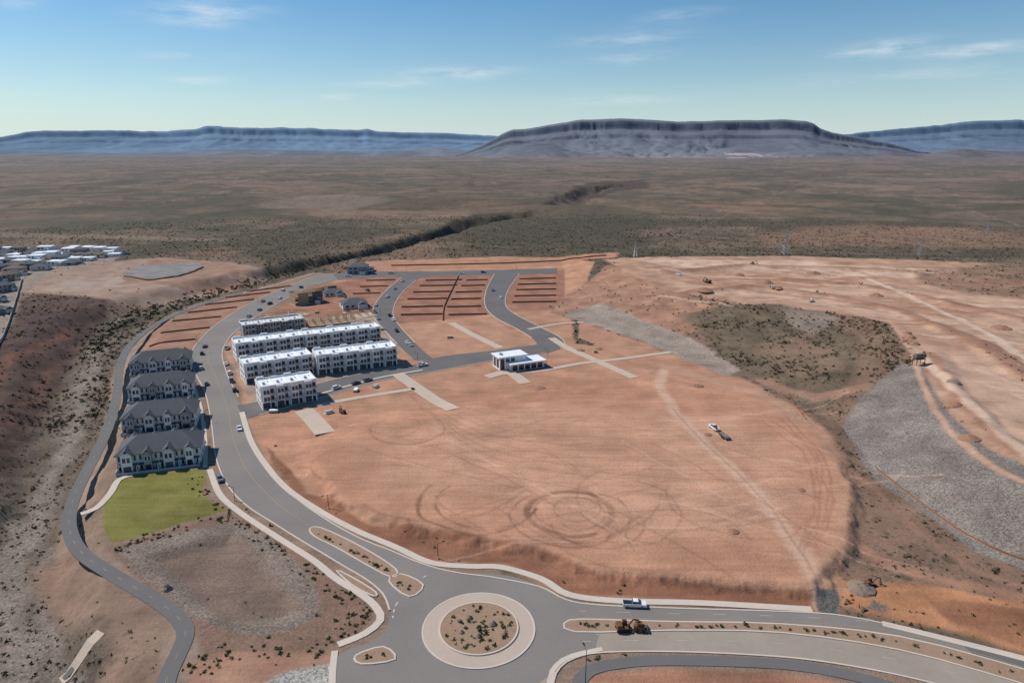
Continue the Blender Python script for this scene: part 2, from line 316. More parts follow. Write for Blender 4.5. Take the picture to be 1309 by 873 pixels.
def simple(name,c,rough=.85,var=.12,sc=.8,metal=0,spec=.3,var2=0,sc2=.06):
    q=NT(name); g=q.new('ShaderNodeNewGeometry').outputs['Position']
    f=q.math('MULTIPLY_ADD',q.noise(g,sc,4),2*var); f.node.inputs[2].default_value=1-var
    rgb=q.new('ShaderNodeRGB'); rgb.outputs[0].default_value=(*c,1)
    if var2:
        f2=q.math('MULTIPLY_ADD',q.noise(g,sc2,4),2*var2); f2.node.inputs[2].default_value=1-var2
        f=q.math('MULTIPLY',f,f2)
    q.l(q.scale(rgb.outputs[0],f),q.b.inputs['Base Color'])
    q.b.inputs['Roughness'].default_value=rough; q.b.inputs['Metallic'].default_value=metal
    q.b.inputs['Specular IOR Level'].default_value=spec
    return q.m
def ground_mat():
    q=NT('desert_soil'); g=q.new('ShaderNodeNewGeometry').outputs['Position']
    ca=q.new('ShaderNodeVertexColor',layer_name='Col').outputs['Color']
    ms=q.new('ShaderNodeVertexColor',layer_name='Msk').outputs['Color']
    sp=q.new('ShaderNodeSeparateColor'); q.l(ms,sp.inputs[0]); vg=sp.outputs[0]; rk=sp.outputs[1]
    a=q.noise(g,.9,5,.72); b=q.noise(g,.07,5,.62)
    amp=q.math('MULTIPLY_ADD',vg,.55); amp.node.inputs[2].default_value=.42
    f=q.math('ADD',q.math('MULTIPLY',q.math('SUBTRACT',a,.5),amp),1.)
    f2=q.math('MULTIPLY_ADD',b,.8); f2.node.inputs[2].default_value=.6
    f=q.math('MULTIPLY',f,f2)
    # blade-grading streaks
    mp=q.new('ShaderNodeMapping'); mp.inputs['Rotation'].default_value=(0,0,-.45); mp.inputs['Scale'].default_value=(.035,.5,1); q.l(g,mp.inputs['Vector'])
    sk=q.math('MULTIPLY',q.math('SUBTRACT',q.noise(mp.outputs[0],1.,4,.6),.5),.55)
    sk=q.math('ADD',q.math('MULTIPLY',sk,q.math('SUBTRACT',1.,vg)),1.); f=q.math('MULTIPLY',f,sk)
    v=q.new('ShaderNodeTexVoronoi'); v.inputs['Scale'].default_value=2.6; v.inputs['Randomness'].default_value=1; q.l(g,v.inputs['Vector'])
    vs=q.new('ShaderNodeSeparateColor'); q.l(v.outputs['Color'],vs.inputs[0])
    st=q.math('MULTIPLY_ADD',vs.outputs[0],.9); st.node.inputs[2].default_value=-.45
    st=q.math('MULTIPLY',st,rk); st=q.math('ADD',st,1.0); f=q.math('MULTIPLY',f,st)
    c=q.scale(ca,f)
    def specks(sc,r0,r1):
        v=q.new('ShaderNodeTexVoronoi'); v.inputs['Scale'].default_value=sc; q.l(g,v.inputs['Vector'])
        s2=q.new('ShaderNodeSeparateColor'); q.l(v.outputs['Color'],s2.inputs[0])
        rad=q.math('MULTIPLY_ADD',s2.outputs[1],r1-r0); rad.node.inputs[2].default_value=r0
        d=q.math('SUBTRACT',rad,v.outputs['Distance']); return q.math('MULTIPLY',d,9,True)
    m=q.math('MAXIMUM',specks(.42,-.10,.42),specks(.13,-.2,.40))
    m=q.math('MULTIPLY',m,vg); m=q.math('MULTIPLY',m,.75)
    c=q.mix(m,c,(.052,.047,.030))
    q.l(c,q.b.inputs['Base Color']); q.b.inputs['Roughness'].default_value=.95; q.b.inputs['Specular IOR Level'].default_value=.1
    bp=q.new('ShaderNodeBump'); bp.inputs['Strength'].default_value=.6; bp.inputs['Distance'].default_value=.6
    q.l(q.math('ADD',a,q.math('MULTIPLY',q.math('MULTIPLY',vs.outputs[1],rk),.4)),bp.inputs['Height']); q.l(bp.outputs[0],q.b.inputs['Normal'])
    return q.m
M={}
M['soil']=ground_mat()
M['asph']=simple('asphalt_worn',(.215,.188,.165),.9,.08,1.2,var2=.2,sc2=.05)
M['asphd']=simple('asphalt_new',(.135,.124,.116),.9,.10,1.0,var2=.25,sc2=.06)
M['asphp']=simple('asphalt_path',(.14,.13,.122),.9,.08,1.0,var2=.12,sc2=.1)
M['asphdust']=simple('asphalt_dusty',(.32,.262,.205),.95,.10,.5,var2=.26,sc2=.05)
M['conc']=simple('concrete',(.56,.465,.375),.9,.08,.6,var2=.1,sc2=.1)
M['concp']=simple('concrete_paving',(.50,.39,.295),.9,.08,.6,var2=.14,sc2=.12)
M['apron']=simple('concrete_apron',(.46,.365,.285),.9,.06,.6,var2=.1)
M['gravel']=simple('planter_gravel',(.31,.20,.13),.95,.28,1.6,var2=.15,sc2=.15)
M['white']=simple('white_stucco',(.80,.79,.76),.8,.03,.5)
M['offw']=simple('offwhite_siding',(.64,.63,.61),.8,.04,.5)
M['greyw']=simple('grey_siding',(.31,.32,.33),.8,.05,.5)
M['dgrey']=simple('dark_cladding',(.09,.092,.095),.7,.06,.5)
M['roofw']=simple('white_membrane_roof',(.76,.77,.78),.7,.05,.3,var2=.05,sc2=.2)
M['shing']=simple('dark_shingles',(.095,.098,.104),.9,.2,1.5,var2=.12,sc2=.3)
M['shing2']=simple('brown_shingles',(.16,.125,.10),.9,.15,1.5)
M['glass']=simple('window_glass',(.03,.036,.045),.12,.1,.3,spec=.6)
M['wood']=simple('framing_lumber',(.46,.31,.18),.85,.15,.8)
M['osb']=simple('osb_sheathing',(.36,.25,.16),.85,.2,.7)
M['brick']=simple('red_block_wall',(.19,.095,.062),.9,.15,1.0)
M['tanw']=simple('tan_stucco',(.46,.37,.29),.9,.05,.5)
M['metal']=simple('galvanised_metal',(.35,.36,.37),.45,.05,.5,metal=.6)
M['black']=simple('black_paint',(.02,.02,.022),.5,.1,.5)
M['tyre']=simple('tyre_rubber',(.018,.018,.018),.9,.1,2)
M['lineW']=simple('road_paint_white',(.52,.48,.43),.8,.15,1.5)
M['lineY']=simple('road_paint_yellow',(.42,.31,.12),.8,.15,1.5)
M['rock']=simple('boulder_stone',(.24,.17,.125),.95,.25,1.5)
M['digger']=simple('machine_rust',(.16,.075,.03),.6,.3,1)
M['yellow']=simple('machine_yellow',(.38,.24,.06),.6,.15,1)
M['dirtp']=simple('piled_dirt',(.30,.16,.10),.95,.2,1.2)
M['fence']=simple('silt_fence_fabric',(.28,.12,.06),.9,.2,.6)
def shrubmat(name,a,b):
    q=NT(name); g=q.new('ShaderNodeNewGeometry').outputs['Position']
    f=q.math('MULTIPLY_ADD',q.noise(g,1.1,3),3); f.node.inputs[2].default_value=-1; f.node.use_clamp=True
    q.l(q.mix(f,a,b),q.b.inputs['Base Color']); q.b.inputs['Roughness'].default_value=.9; q.b.inputs['Specular IOR Level'].default_value=.1
    return q.m
M['scrub']=shrubmat('desert_scrub',(.06,.057,.034),(.145,.12,.072))
M['green']=shrubmat('green_planting',(.055,.07,.025),(.13,.135,.06))
paintc={'white':(.75,.75,.75),'black':(.02,.02,.025),'grey':(.16,.17,.18),'silver':(.42,.43,.45),'blue':(.03,.06,.16),'red':(.28,.03,.025)}
for k,c in paintc.items(): M['car_'+k]=simple('car_paint_'+k,c,.3,.03,.5,spec=.6)
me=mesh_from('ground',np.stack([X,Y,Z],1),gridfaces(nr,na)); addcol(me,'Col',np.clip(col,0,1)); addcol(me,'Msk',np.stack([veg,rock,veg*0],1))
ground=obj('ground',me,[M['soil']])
# ---------------------------------------------------------------- mesh builder
class MB:
    def __init__(s): s.v=[]; s.f=[]; s.mi=[]; s.mats=[]
    def mid(s,m):
        if m not in s.mats: s.mats.append(m)
        return s.mats.index(m)
    def add(s,vs,fs,m,T=None):
        o=len(s.v); k=s.mid(m)
        s.v+= [tuple(T@Vector(p)) for p in vs] if T else [tuple(p) for p in vs]
        for f in fs: s.f.append(tuple(o+i for i in f)); s.mi.append(k)
    def box(s,x0,x1,y0,y1,z0,z1,m,T=None):
        s.add([(x0,y0,z0),(x1,y0,z0),(x1,y1,z0),(x0,y1,z0),(x0,y0,z1),(x1,y0,z1),(x1,y1,z1),(x0,y1,z1)],
              [(0,3,2,1),(4,5,6,7),(0,1,5,4),(1,2,6,5),(2,3,7,6),(3,0,4,7)],m,T)
    def prof(s,pts,y0,y1,m,T=None,inset=0):
        n=len(pts); vs=[(x,y0,z) for x,z in pts]+[(x,y1,z) for x,z in pts]
        s.add(vs,[tuple(range(n)),tuple(range(2*n-1,n-1,-1))]+[(i,i+n,(i+1)%n+n,(i+1)%n) for i in range(n)],m,T)
    def frust(s,x0,x1,y0,y1,z0,z1,ix0,ix1,iy,m,T=None):
        s.add([(x0,y0,z0),(x1,y0,z0),(x1,y1,z0),(x0,y1,z0),(x0+ix0,y0+iy,z1),(x1-ix1,y0+iy,z1),(x1-ix1,y1-iy,z1),(x0+ix0,y1-iy,z1)],
              [(0,3,2,1),(4,5,6,7),(0,1,5,4),(1,2,6,5),(2,3,7,6),(3,0,4,7)],m,T)
    def cyl(s,a,b,ra,rb,m,n=10,T=None):
        a=Vector(a);b=Vector(b);q=(b-a).to_track_quat('Z','Y')
        vs=[a+q@Vector((ra*math.cos(t),ra*math.sin(t),0)) for t in [2*math.pi*i/n for i in range(n)]]+[b+q@Vector((rb*math.cos(t),rb*math.sin(t),0)) for t in [2*math.pi*i/n for i in range(n)]]
        s.add(vs,[tuple(range(n))[::-1],tuple(range(n,2*n))]+[(i,(i+1)%n,(i+1)%n+n,i+n) for i in range(n)],m,T)
    def mesh(s,name):
        me=bpy.data.meshes.new(name); me.from_pydata(s.v,[],s.f)
        for m in s.mats: me.materials.append(M[m])
        me.polygons.foreach_set('material_index',s.mi); me.update()
        return me
    def obj(s,name,parent=None): return obj(name,s.mesh(name),(),parent)
def empty(name,x,y,z=0,rot=0):
    e=bpy.data.objects.new(name,None); scene.collection.objects.link(e); e.location=(x,y,z); e.rotation_euler=(0,0,rot); e.empty_display_size=1; return e
# ---------------------------------------------------------------- pavements
ROADP=[]; PATHL=[]; BLD=[]
def sheet(name,pts,mat,z,skirt=0.,border=None,bw=.35):
    if name.endswith('_road'): ROADP.append(pts)
    vs=[Vector((x,y,0)) for x,y in pts]; tri=tessellate_polygon([vs]); n=len(pts)
    b=MB(); up=[]
    for t in tri:
        a,bb,c=[vs[i] for i in t]; cr_=(bb-a).cross(c-a).z
        up.append(t if cr_>0 else (t[0],t[2],t[1]))
    V=[(p.x,p.y,z) for p in vs]
    b.add(V,up,mat)
    if skirt:
        b.add(V+[(p.x,p.y,z-skirt) for p in vs],[(i,(i+1)%n,(i+1)%n+n,i+n) for i in range(n)],border or mat)
    o=b.obj(name)
    return o
def ribbon(name,pts,w,mat,z0=.1,step=2.,drape=True,th=.25,closed=False,smooth=True,parent=None,hfix=None):
    p=crw(pts,step=step,closed=closed) if smooth else pts
    if name!='kerb' and name!='kerb_edge': PATHL.append((crw(pts,k=2),w))
    p=np.array(p); n=len(p)
    if closed: t=np.roll(p,-1,0)-np.roll(p,1,0)
    else: t=np.gradient(p,axis=0)
    t/=np.linalg.norm(t,axis=1)[:,None]+1e-9; nn=np.stack([-t[:,1],t[:,0]],1)
    L=p+nn*w/2; R_=p-nn*w/2
    if drape:
        zl=np.maximum(hgt(L[:,0],L[:,1]),hgt(R_[:,0],R_[:,1])); zl=np.maximum(zl,hgt(p[:,0],p[:,1])); zl=np.maximum(zl,-.02) if hfix is None else zl
        if n>7: zl=np.convolve(np.pad(zl,3,mode='edge'),np.ones(7)/7,'valid')*.5+zl*.5
    else: zl=np.zeros(n)
    zl=zl+z0
    V=[]; 
    for i in range(n): V+=[(L[i,0],L[i,1],zl[i]-th),(L[i,0],L[i,1],zl[i]),(R_[i,0],R_[i,1],zl[i]),(R_[i,0],R_[i,1],zl[i]-th)]
    Fs=[]
    for i in range(n if closed else n-1):
        a=4*i; c=4*((i+1)%n)
        for k in range(3): Fs.append((a+k,a+k+1,c+k+1,c+k))
    b=MB(); b.add(V,Fs,mat); return b.obj(name,parent)
WE=[(430,349),(400,354),(345,376),(310,393),(275,416),(250,441),(244,460),(250,478),(262,502),(270,540),(275,580),(285,610),(300,632),(320,650),(350,669),(380,688),(410,706),(440,724),(470,742),(490,760),(498,780)]
EE=[(625,737),(590,733),(560,727),(530,717),(500,704),(460,688),(420,666),(380,638),(350,608),(328,572),(317,540),(303,510),(291,480),(284,455),(288,440),(303,422),(340,397),(370,380),(405,364),(432,357)]
RC=P(612,803)
main=crw(PP(WE))+[RC]+crw(PP(EE))
sheet('main_road',main,'asph',.050)
def circ(r,n=72,c=RC): return [(c[0]+r*math.cos(2*math.pi*i/n),c[1]+r*math.sin(2*math.pi*i/n)) for i in range(n)]
sheet('roundabout_road',circ(22.3),'asph',.062)
TE=[(625,737),(690,750),(722,766),(760,773),(850,777),(1030,783),(1100,791),(1200,813),(1330,845),(1450,880)]
BE=[(1420,930),(1220,880),(1130,859),(1040,844),(960,837),(860,833),(770,834),(735,841),(716,853),(707,873),(700,930)]
sheet('boulevard_road',crw(PP(TE))+crw(PP(BE))+[RC],'asphdust',.056)
up=crw(PP(TE[1:]))+crw(PP([(1450,900),(1320,857),(1150,812),(1000,797),(860,794),(728,791),(690,780)]))
sheet('boulevard_carriageway',up,'asph',.068)
sheet('side_street_road',PP([(500,780),(492,808),(470,822),(445,830),(432,838),(428,852),(425,930),(702,930),(690,860),(612,803)]),'asph',.044)
CE_U=[(690,440),(640,447),(570,455),(540,462),(520,468),(460,478),(400,492),(325,514),(303,518)]
CE_L=[(312,536),(330,531),(400,511),(480,488),(560,474),(620,463),(700,451),(722,441)]
sheet('cross_street_road',crw(PP(CE_U))+crw(PP(CE_L))+PP([(715,430)]),'asphd',.072)
A_L=[(520,350),(512,356),(490,375),(477,395),(481,410),(508,440),(530,460)]
A_R=[(555,460),(530,438),(506,410),(503,394),(514,374),(532,358),(545,350)]
sheet('inner_street_road',crw(PP(A_L))+crw(PP(A_R)),'asphd',.078)
B_L=[(632,350),(622,370),(620,390),(632,405),(660,420),(680,432),(686,442),(670,450)]
B_R=[(690,452),(716,446),(722,438),(712,429),(690,418),(656,400),(646,388),(650,370),(664,350)]
sheet('curved_street_road',crw(PP(B_L))+crw(PP(B_R)),'asphd',.083)
D_U=[(425,350),(480,347),(560,347),(640,345),(712,343)]; D_L=[(712,349),(640,352),(560,353),(480,354),(432,358)]
sheet('north_street_road',PP(D_U)+PP(D_L),'asphd',.088)
for l in [WE,EE[:10],[(305,508),(291,480),(284,455),(288,440),(303,422),(340,397),(370,380),(405,364),(432,357),(480,354),(508,353)],[(548,353),(626,352)],
          TE,BE,CE_U[3:-1],CE_L[1:-1],A_L[1:-1],A_R[1:-1],B_L[:-2],B_R[1:]]:
    ribbon('kerb',PP(l),.45,'conc',.17,drape=False,th=.2)
for l,w in (([(268,600),(281,632),(308,656),(350,684),(400,716),(430,740),(465,762),(482,778),(486,793),(466,810),(432,824)],2.0),
    ([(309,527),(320,562),(338,592),(366,624),(410,654),(455,678),(505,699),(550,719),(600,724),(640,725),(692,740),(727,760),(790,768),(900,771),(1038,779)],2.2),
    ([(702,930),(703,870),(712,850),(732,838),(770,829.5)],1.2),
    ([(1128,797),(1200,814.5),(1309,842),(1400,868)],2.0),
    ([(335,524),(400,506),(480,484),(540,473)],1.5),
    ([(262,598),(262,560),(256,520),(246,490)],1.6),
    ([(103,657),(122,650),(140,632),(152,613),(170,607)],2.2),
    ([(428,832),(425,860),(424,900)],1.5),([(310,375),(345,366),(400,350)],1.2)):
    ribbon('sidewalk',PP(l),w,'conc',.16,th=.3,hfix=None)
for l,w in (([(640,478),(690,474),(740,465),(800,458),(858,450)],3.6),([(705,432),(724,444),(760,460),(812,483)],5.),([(508,478),(535,497),(580,528)],6.5),
    ([(404,518),(460,508),(530,497)],3.6),([(388,524),(402,538),(416,558)],8.),([(675,421),(715,414),(746,412)],3.),([(577,413),(605,428),(640,445)],5.),
    ([(622,482),(650,476),(672,490)],6.),([(440,412),(480,402)],2.5)):
    ribbon('concrete_driveway',PP(l),w,'concp',.14,th=.3)
bike=PP([(205,905),(214,865),(228,835),(237,810),(228,790),(200,768),(150,738),(110,712),(93,690),(88,665),(95,635),(112,600),(130,565),(142,535),(150,500),(152,475),(160,450),(178,430),(205,412),(240,396),(290,380),(340,368)])
ribbon('bike_path',bike,4.0,'asphp',.14,th=.3)
bp=crw(bike,step=1.0)
b=MB()
for k in range(0,len(bp)-4,7):
    a=Vector((*bp[k],0)); c=Vector((*bp[min(k+2,len(bp)-1)],0)); t=(c-a).normalized(); n=Vector((-t.y,t.x,0))*.05
    zz=max(float(hgt(a.x,a.y)[0]),-.02)+.175
    b.add([(a-n).to_tuple()[:2]+(zz,),(c-n).to_tuple()[:2]+(zz,),(c+n).to_tuple()[:2]+(zz,),(a+n).to_tuple()[:2]+(zz,)],[(0,1,2,3)],'lineY')
b.obj('bike_path_marking')
ribbon('lower_path',PP([(728,930),(738,880),(752,858),(790,848),(860,844),(1000,849),(1100,866),(1180,892)]),3.2,'asphp',.12,th=.3)
def island(name,px,r=None,mat='gravel'):
    pts=crw(PP(px),k=3,closed=True) if r is None else circ(r)
    o=sheet(name,pts,mat,.20,.15,'conc')
    k=ribbon('kerb_edge',pts,.45,'conc',.235,drape=False,closed=True,smooth=False,th=.2); k.parent=o
    return o
island('median_island',[(396,676),(410,675),(450,693),(490,716),(508,731),(500,738),(470,723),(430,700),(402,686)])
island('splitter_island',[(497,743),(513,734),(541,748),(523,763)])
island('median_island',[(728,793),(790,793),(860,795),(1000,798),(1150,814),(1320,859),(1400,885),(1390,900),(1300,872),(1150,831),(1000,809),(860,806),(735,808)])
island('verge_island',[(455,838),(490,827),(505,843),(462,849)])
island('verge_island',[(430,729),(455,741),(480,757),(477,762),(450,748)])
island('roundabout_apron',None,13.4,'apron')
ri=sheet('roundabout_planting',circ(9.4),'gravel',.42,.25,'conc')
kk=ribbon('kerb_edge',circ(9.4),.4,'conc',.47,drape=False,closed=True,smooth=False,th=.3); kk.parent=ri
def marks(name,pts,w,mat,dash=None,z=.10):
    p=crw(pts,step=1.0); b=MB(); k=0
    while k<len(p)-2:
        e=min(len(p)-1,k+(dash[0] if dash else 2)); a=Vector((*p[k],z)); c=Vector((*p[e],z)); t=(c-a).normalized(); n=Vector((-t.y,t.x,0))*w/2
        b.add([a-n,c-n,c+n,a+n],[(0,1,2,3)],mat); k+= (dash[0]+dash[1]) if dash else 2
    return b.obj(name)
marks('lane_marking',PP([(395,672),(350,640),(315,600),(298,560),(290,520),(275,480),(266,458),(272,438),(300,413),(350,384),(400,360)]),.12,'lineY')
marks('lane_marking',PP([(730,790),(860,791.5),(1000,794),(1150,809),(1309,853)]),.12,'lineY')
marks('lane_marking',PP([(740,781),(860,784.5),(1000,788),(1150,800),(1309,843)]),.12,'lineW',(3,8))
marks('lane_marking',PP([(745,820),(860,819),(1000,823),(1150,844),(1230,864)]),.12,'lineW',(3,8))
marks('lane_marking',PP([(502,790),(505,775),(512,766)]),.35,'lineW',(1,1))
marks('lane_marking',PP([(545,736),(530,744)]),.35,'lineW',(1,1))
sheet('asphalt_patch',PP([(1228,822),(1309,840),(1330,858),(1255,846)]),'asphd',.08)
sheet('asphalt_patch',PP([(730,800),(765,812),(760,832),(720,840),(700,820)]),'asph',.082)
ribbon('concrete_drain',PP([(70,834),(95,822),(128,803)]),3.0,'concp',.2,hfix=1)
ribbon('drain_channel',PP([(72,833),(95,822),(126,804)]),1.7,'asphp',.26,hfix=1)
# ---------------------------------------------------------------- buildings
def frame(name,a,b,D=13):
    p=P(*a); q=P(*b); L=math.hypot(q[0]-p[0],q[1]-p[1]); ang=math.atan2(q[1]-p[1],q[0]-p[0])
    c,s=math.cos(ang),math.sin(ang); BLD.append([(p[0]+c*x-s*y,p[1]+s*x+c*y) for x,y in((-1,-4),(L+1,-4),(L+1,D+4),(-1,D+4))])
    return empty(name,p[0],p[1],0.02,ang),L
def window(W,Fr,x0,x1,y,z0,z1,axis='y',s=-1):
    if axis=='y':
        W.box(x0,x1,min(y,y+s*.06),max(y,y+s*.06),z0,z1,'glass')
        a,c=sorted((y,y+s*.10))
        Fr.box(x0-.12,x0-.002,a,c,z0-.12,z1+.12,'white'); Fr.box(x1+.002,x1+.12,a,c,z0-.12,z1+.12,'white')
        Fr.box(x0,x1,a,c,z1+.002,z1+.12,'white'); Fr.box(x0,x1,a,c,z0-.12,z0-.002,'white')
    else:
        W.box(min(y,y+s*.06),max(y,y+s*.06),x0,x1,z0,z1,'glass')
def white_block(a,b_,D,Ht,units,dark=False):
    e,L=frame('white_townhouse_block',a,b_)
    Wl=MB();Rf=MB();Wi=MB();Fr=MB();Tr=MB()
    wm='greyw' if dark else 'white'
    Wl.box(0,L,0,D,0,Ht,wm)
    uw=L/units
    Rf.box(.35,L-.35,.35,D-.35,Ht+.003,Ht+.10,'roofw' if not dark else 'offw')
    for (x0,x1,y0,y1) in((-.1,L+.1,-.1,.3),(-.1,L+.1,D-.3,D+.1),(-.1,.3,.302,D-.302),(L-.3,L+.1,.302,D-.302)):
        Rf.box(x0,x1,y0,y1,Ht-.4,Ht+.75,wm)
        Rf.box(x0-.05,x1+.05,y0-.03,y1+.03,Ht+.752,Ht+.85,'offw')
    for i in range(units):
        x=i*uw
        bm='offw' if i%2 else 'white'
        if dark: bm='dgrey' if i%2 else 'greyw'
        for side in(0,1):
            ya,yb=((-1.4,-.003) if side==0 else (D+.003,D+1.2)); s=-1 if side==0 else 1; yf=ya if side==0 else yb
            Tr.box(x+uw*.12,x+uw*.62,ya,yb,3.1,Ht+ (.5 if i%2 else 1.1),bm)
            Rf.box(x+uw*.12-.08,x+uw*.62+.08,ya-.08,yb+.08,Ht+(.502 if i%2 else 1.102),Ht+(.62 if i%2 else 1.22),'offw')
            for fl in(3.7,6.9):
                window(Wi,Fr,x+uw*.17,x+uw*.36,yf,fl,fl+1.9,s=s)
                window(Wi,Fr,x+uw*.40,x+uw*.58,yf,fl,fl+1.9,s=s)
                y0=-.003 if side==0 else D+.003
                window(Wi,Fr,x+uw*.69,x+uw*.92,y0,fl-.2,fl+2.0,s=s)
                Tr.box(x+uw*.65,x+uw*.97,*( (-1.2,-.004) if side==0 else (D+.004,D+1.2)),fl-.6,fl-.4,'offw')
                Fr.box(x+uw*.65,x+uw*.97,*( (-1.2,-1.14) if side==0 else (D+1.14,D+1.2)),fl-.398,fl+.5,'greyw')
            y0=-.003 if side==0 else D+.003
            Wi.box(x+uw*.12,x+uw*.60,*sorted((y0,y0+s*.07)),.05,2.6,'dgrey')
            Wi.box(x+uw*.68,x+uw*.90,*sorted((y0,y0+s*.07)),.05,2.4,'glass')
            Tr.box(x+uw*.02,x+uw*.08,*sorted((y0+s*.01,y0+s*1.3)),0,3.0,wm)
        Rf.box(x+uw*.3,x+uw*.3+1.1,D*.35,D*.35+1.1,Ht+.102,Ht+1.0,'metal')
        Rf.cyl((x+uw*.3+.55,D*.35+.55,Ht+1.0),(x+uw*.3+.55,D*.35+.55,Ht+1.08),.4,.4,'dgrey')
        Rf.box(x+uw*.7,x+uw*.7+.5,D*.6,D*.6+.5,Ht+.102,Ht+.6,'offw')
        if i: Rf.box(x-.12,x+.12,.31,D-.31,Ht+.101,Ht+.45,wm)
    for fl in(.9,3.9,7.1):
        for f in(.2,.5,.75):
            window(Wi,Fr,D*f-.7,D*f+.7,L+.003,fl,fl+1.5,'x',1); window(Wi,Fr,D*f-.7,D*f+.7,-.003,fl,fl+1.5,'x',-1)
    for mb,n in((Wl,'walls'),(Rf,'roof'),(Wi,'windows'),(Fr,'window_frames'),(Tr,'bays_and_balconies')): mb.obj(n,e)
    return e
white_block((335,523),(406,511),13,9.6,4)
white_block((314,491),(401,477),13,9.6,5)
white_block((303,462),(390,450),13,9.4,5)
white_block((406,479),(508,466),13,9.6,6)
white_block((391,450),(487,438),13,9.4,6)
white_block((312,435),(390,425),13,8.6,5,dark=True)
def gable_block(a,b_,D,units,k):
    e,L=frame('grey_townhouse_block',a,b_)
    Wl=MB();Rf=MB();Wi=MB();Fr=MB();Tr=MB(); ev=6.4; rd=10.8
    Wl.box(0,L,0,D,0,ev,'offw')
    o=.6
    V=[(-o,-o,ev),(L+o,-o,ev),(L+o,D+o,ev),(-o,D+o,ev),(D*.42,D/2,rd),(L-D*.42,D/2,rd)]
    Rf.add(V+[(x,y,z-.25) for x,y,z in V[:4]],[(0,1,5,4),(1,2,5),(2,3,4,5),(3,0,4),(0,6,7,1),(1,7,8,2),(2,8,9,3),(3,9,6,0),(6,9,8,7)],'shing')
    uw=L/units
    for i in range(units):
        for side in(0,1):
            s=-1 if side==0 else 1; y0=0 if side==0 else D
            cx=(i+.5)*uw; gw=uw*.52 if (i+k)%2==0 else uw*.38; gh=gw*.42
            yo=y0+s*1.6; m=['white','greyw','offw'][(i+side+k)%3]
            Wl.prof([(cx-gw/2,.0),(cx+gw/2,.0),(cx+gw/2,ev+.6),(cx,ev+.6+gh),(cx-gw/2,ev+.6)],*( (yo,y0+.5) if side==0 else (y0-.5,yo)),m)
            gz=ev+.6; r=gw/2+.45
            ya=yo+s*.4; yb=D/2
            Rf.add([(cx-r,ya,gz-.32),(cx,ya,gz+gh+.12),(cx+r,ya,gz-.32),(cx-r,yb,gz-.32),(cx,yb,gz+gh+.12),(cx+r,yb,gz-.32),
                    (cx-r,ya,gz-.55),(cx,ya,gz+gh-.12),(cx+r,ya,gz-.55),(cx-r,yb,gz-.55),(cx,yb,gz+gh-.12),(cx+r,yb,gz-.55)],
                   [(0,1,4,3),(1,2,5,4),(6,9,10,7),(7,10,11,8),(0,6,7,1),(1,7,8,2),(0,3,9,6),(2,8,11,5),(3,4,10,9),(4,5,11,10)],'shing')
            for fl in(.7,3.9):
                if fl<1:
                    Wi.box(cx-gw*.36,cx+gw*.36,*sorted((yo,yo+s*.06)),.1,2.4,'glass' if i%2 else 'dgrey')
                else:
                    window(Wi,Fr,cx-gw*.34,cx-gw*.06,yo,fl,fl+1.8,s=s); window(Wi,Fr,cx+gw*.06,cx+gw*.34,yo,fl,fl+1.8,s=s)
            Wi.box(cx-.4,cx+.4,*sorted((yo,yo+s*.05)),gz+.3,gz+1.1,'dgrey')
            for fl in(.4,3.9):
                window(Wi,Fr,(i+.0)*uw+.5,(i+.0)*uw+uw*.19,y0+s*.003,fl,fl+1.9,s=s)
                window(Wi,Fr,(i+1)*uw-uw*.19,(i+1)*uw-.5,y0+s*.003,fl,fl+1.9,s=s)
            Tr.box(i*uw+.2,cx-gw/2-.003,*sorted((y0+s*.004,y0+s*1.9)),2.7,2.9,'shing')
            Tr.box(cx+gw/2+.003,(i+1)*uw-.2,*sorted((y0+s*.004,y0+s*1.9)),2.7,2.9,'shing')
            for xx in(i*uw+.3,(i+1)*uw-.5): Tr.box(xx,xx+.2,*sorted((y0+s*1.6,y0+s*1.8)),0,2.698,'white')
            Tr.box(i*uw-.06,i*uw+.06,*sorted((y0+s*.01,y0+s*3.4)),0,1.5,'offw')
            Tr.box(i*uw+.062,(i+1)*uw-.062,*sorted((y0+s*3.3,y0+s*3.4)),0,1.0,'greyw')
    for fl in(.9,4.0):
        for f in(.2,.5,.8):
            window(Wi,Fr,D*f-.6,D*f+.6,L+.003,fl,fl+1.5,'x',1); window(Wi,Fr,D*f-.6,D*f+.6,-.003,fl,fl+1.5,'x',-1)
    for mb,n in((Wl,'walls'),(Rf,'roof'),(Wi,'windows'),(Fr,'window_frames'),(Tr,'porches')): mb.obj(n,e)
gable_block((151,604),(257,591),15,4,0)
gable_block((157,555),(251,545),15,4,1)
gable_block((165,514),(248,505),15,4,0)
gable_block((167,481),(245,473),15,4,1)
e,L=frame('clubhouse',(657,477),(699,471))
b=MB(); g=MB(); r=MB()
b.box(0,L,3,12,0,3.6,'white'); r.box(-1,L+1,1.5,13,3.602,4.1,'roofw'); r.box(-1.1,L+1.1,1.4,1.498,3.5,4.3,'white')
b.box(-5,L*.55,7,16,0,6.6,'white'); r.box(-5.8,L*.55+.8,6.2,16.8,6.602,7.1,'roofw'); r.box(-5.9,L*.55+.9,6.1,6.198,6.5,7.3,'white')
for i in range(5): g.box(.6+i*(L-1)/5,.6+(i+.8)*(L-1)/5,2.93,2.997,.2,3.2,'glass')
for i in range(3): g.box(-4.5+i*3,-4.5+i*3+2.2,6.92,6.997,.3 if i<1 else 4.2,6.2,'glass')
g.box(-5.07,-5.003,8,11,1,5.5,'glass'); g.box(-5.07,-5.003,12,15,1,5.5,'dgrey'); g.box(L+.003,L+.07,4,8,.2,3.2,'glass')
for x in(-.6,L/2,L+.4): b.box(x,x+.25,1.6,1.85,0,3.6,'dgrey')
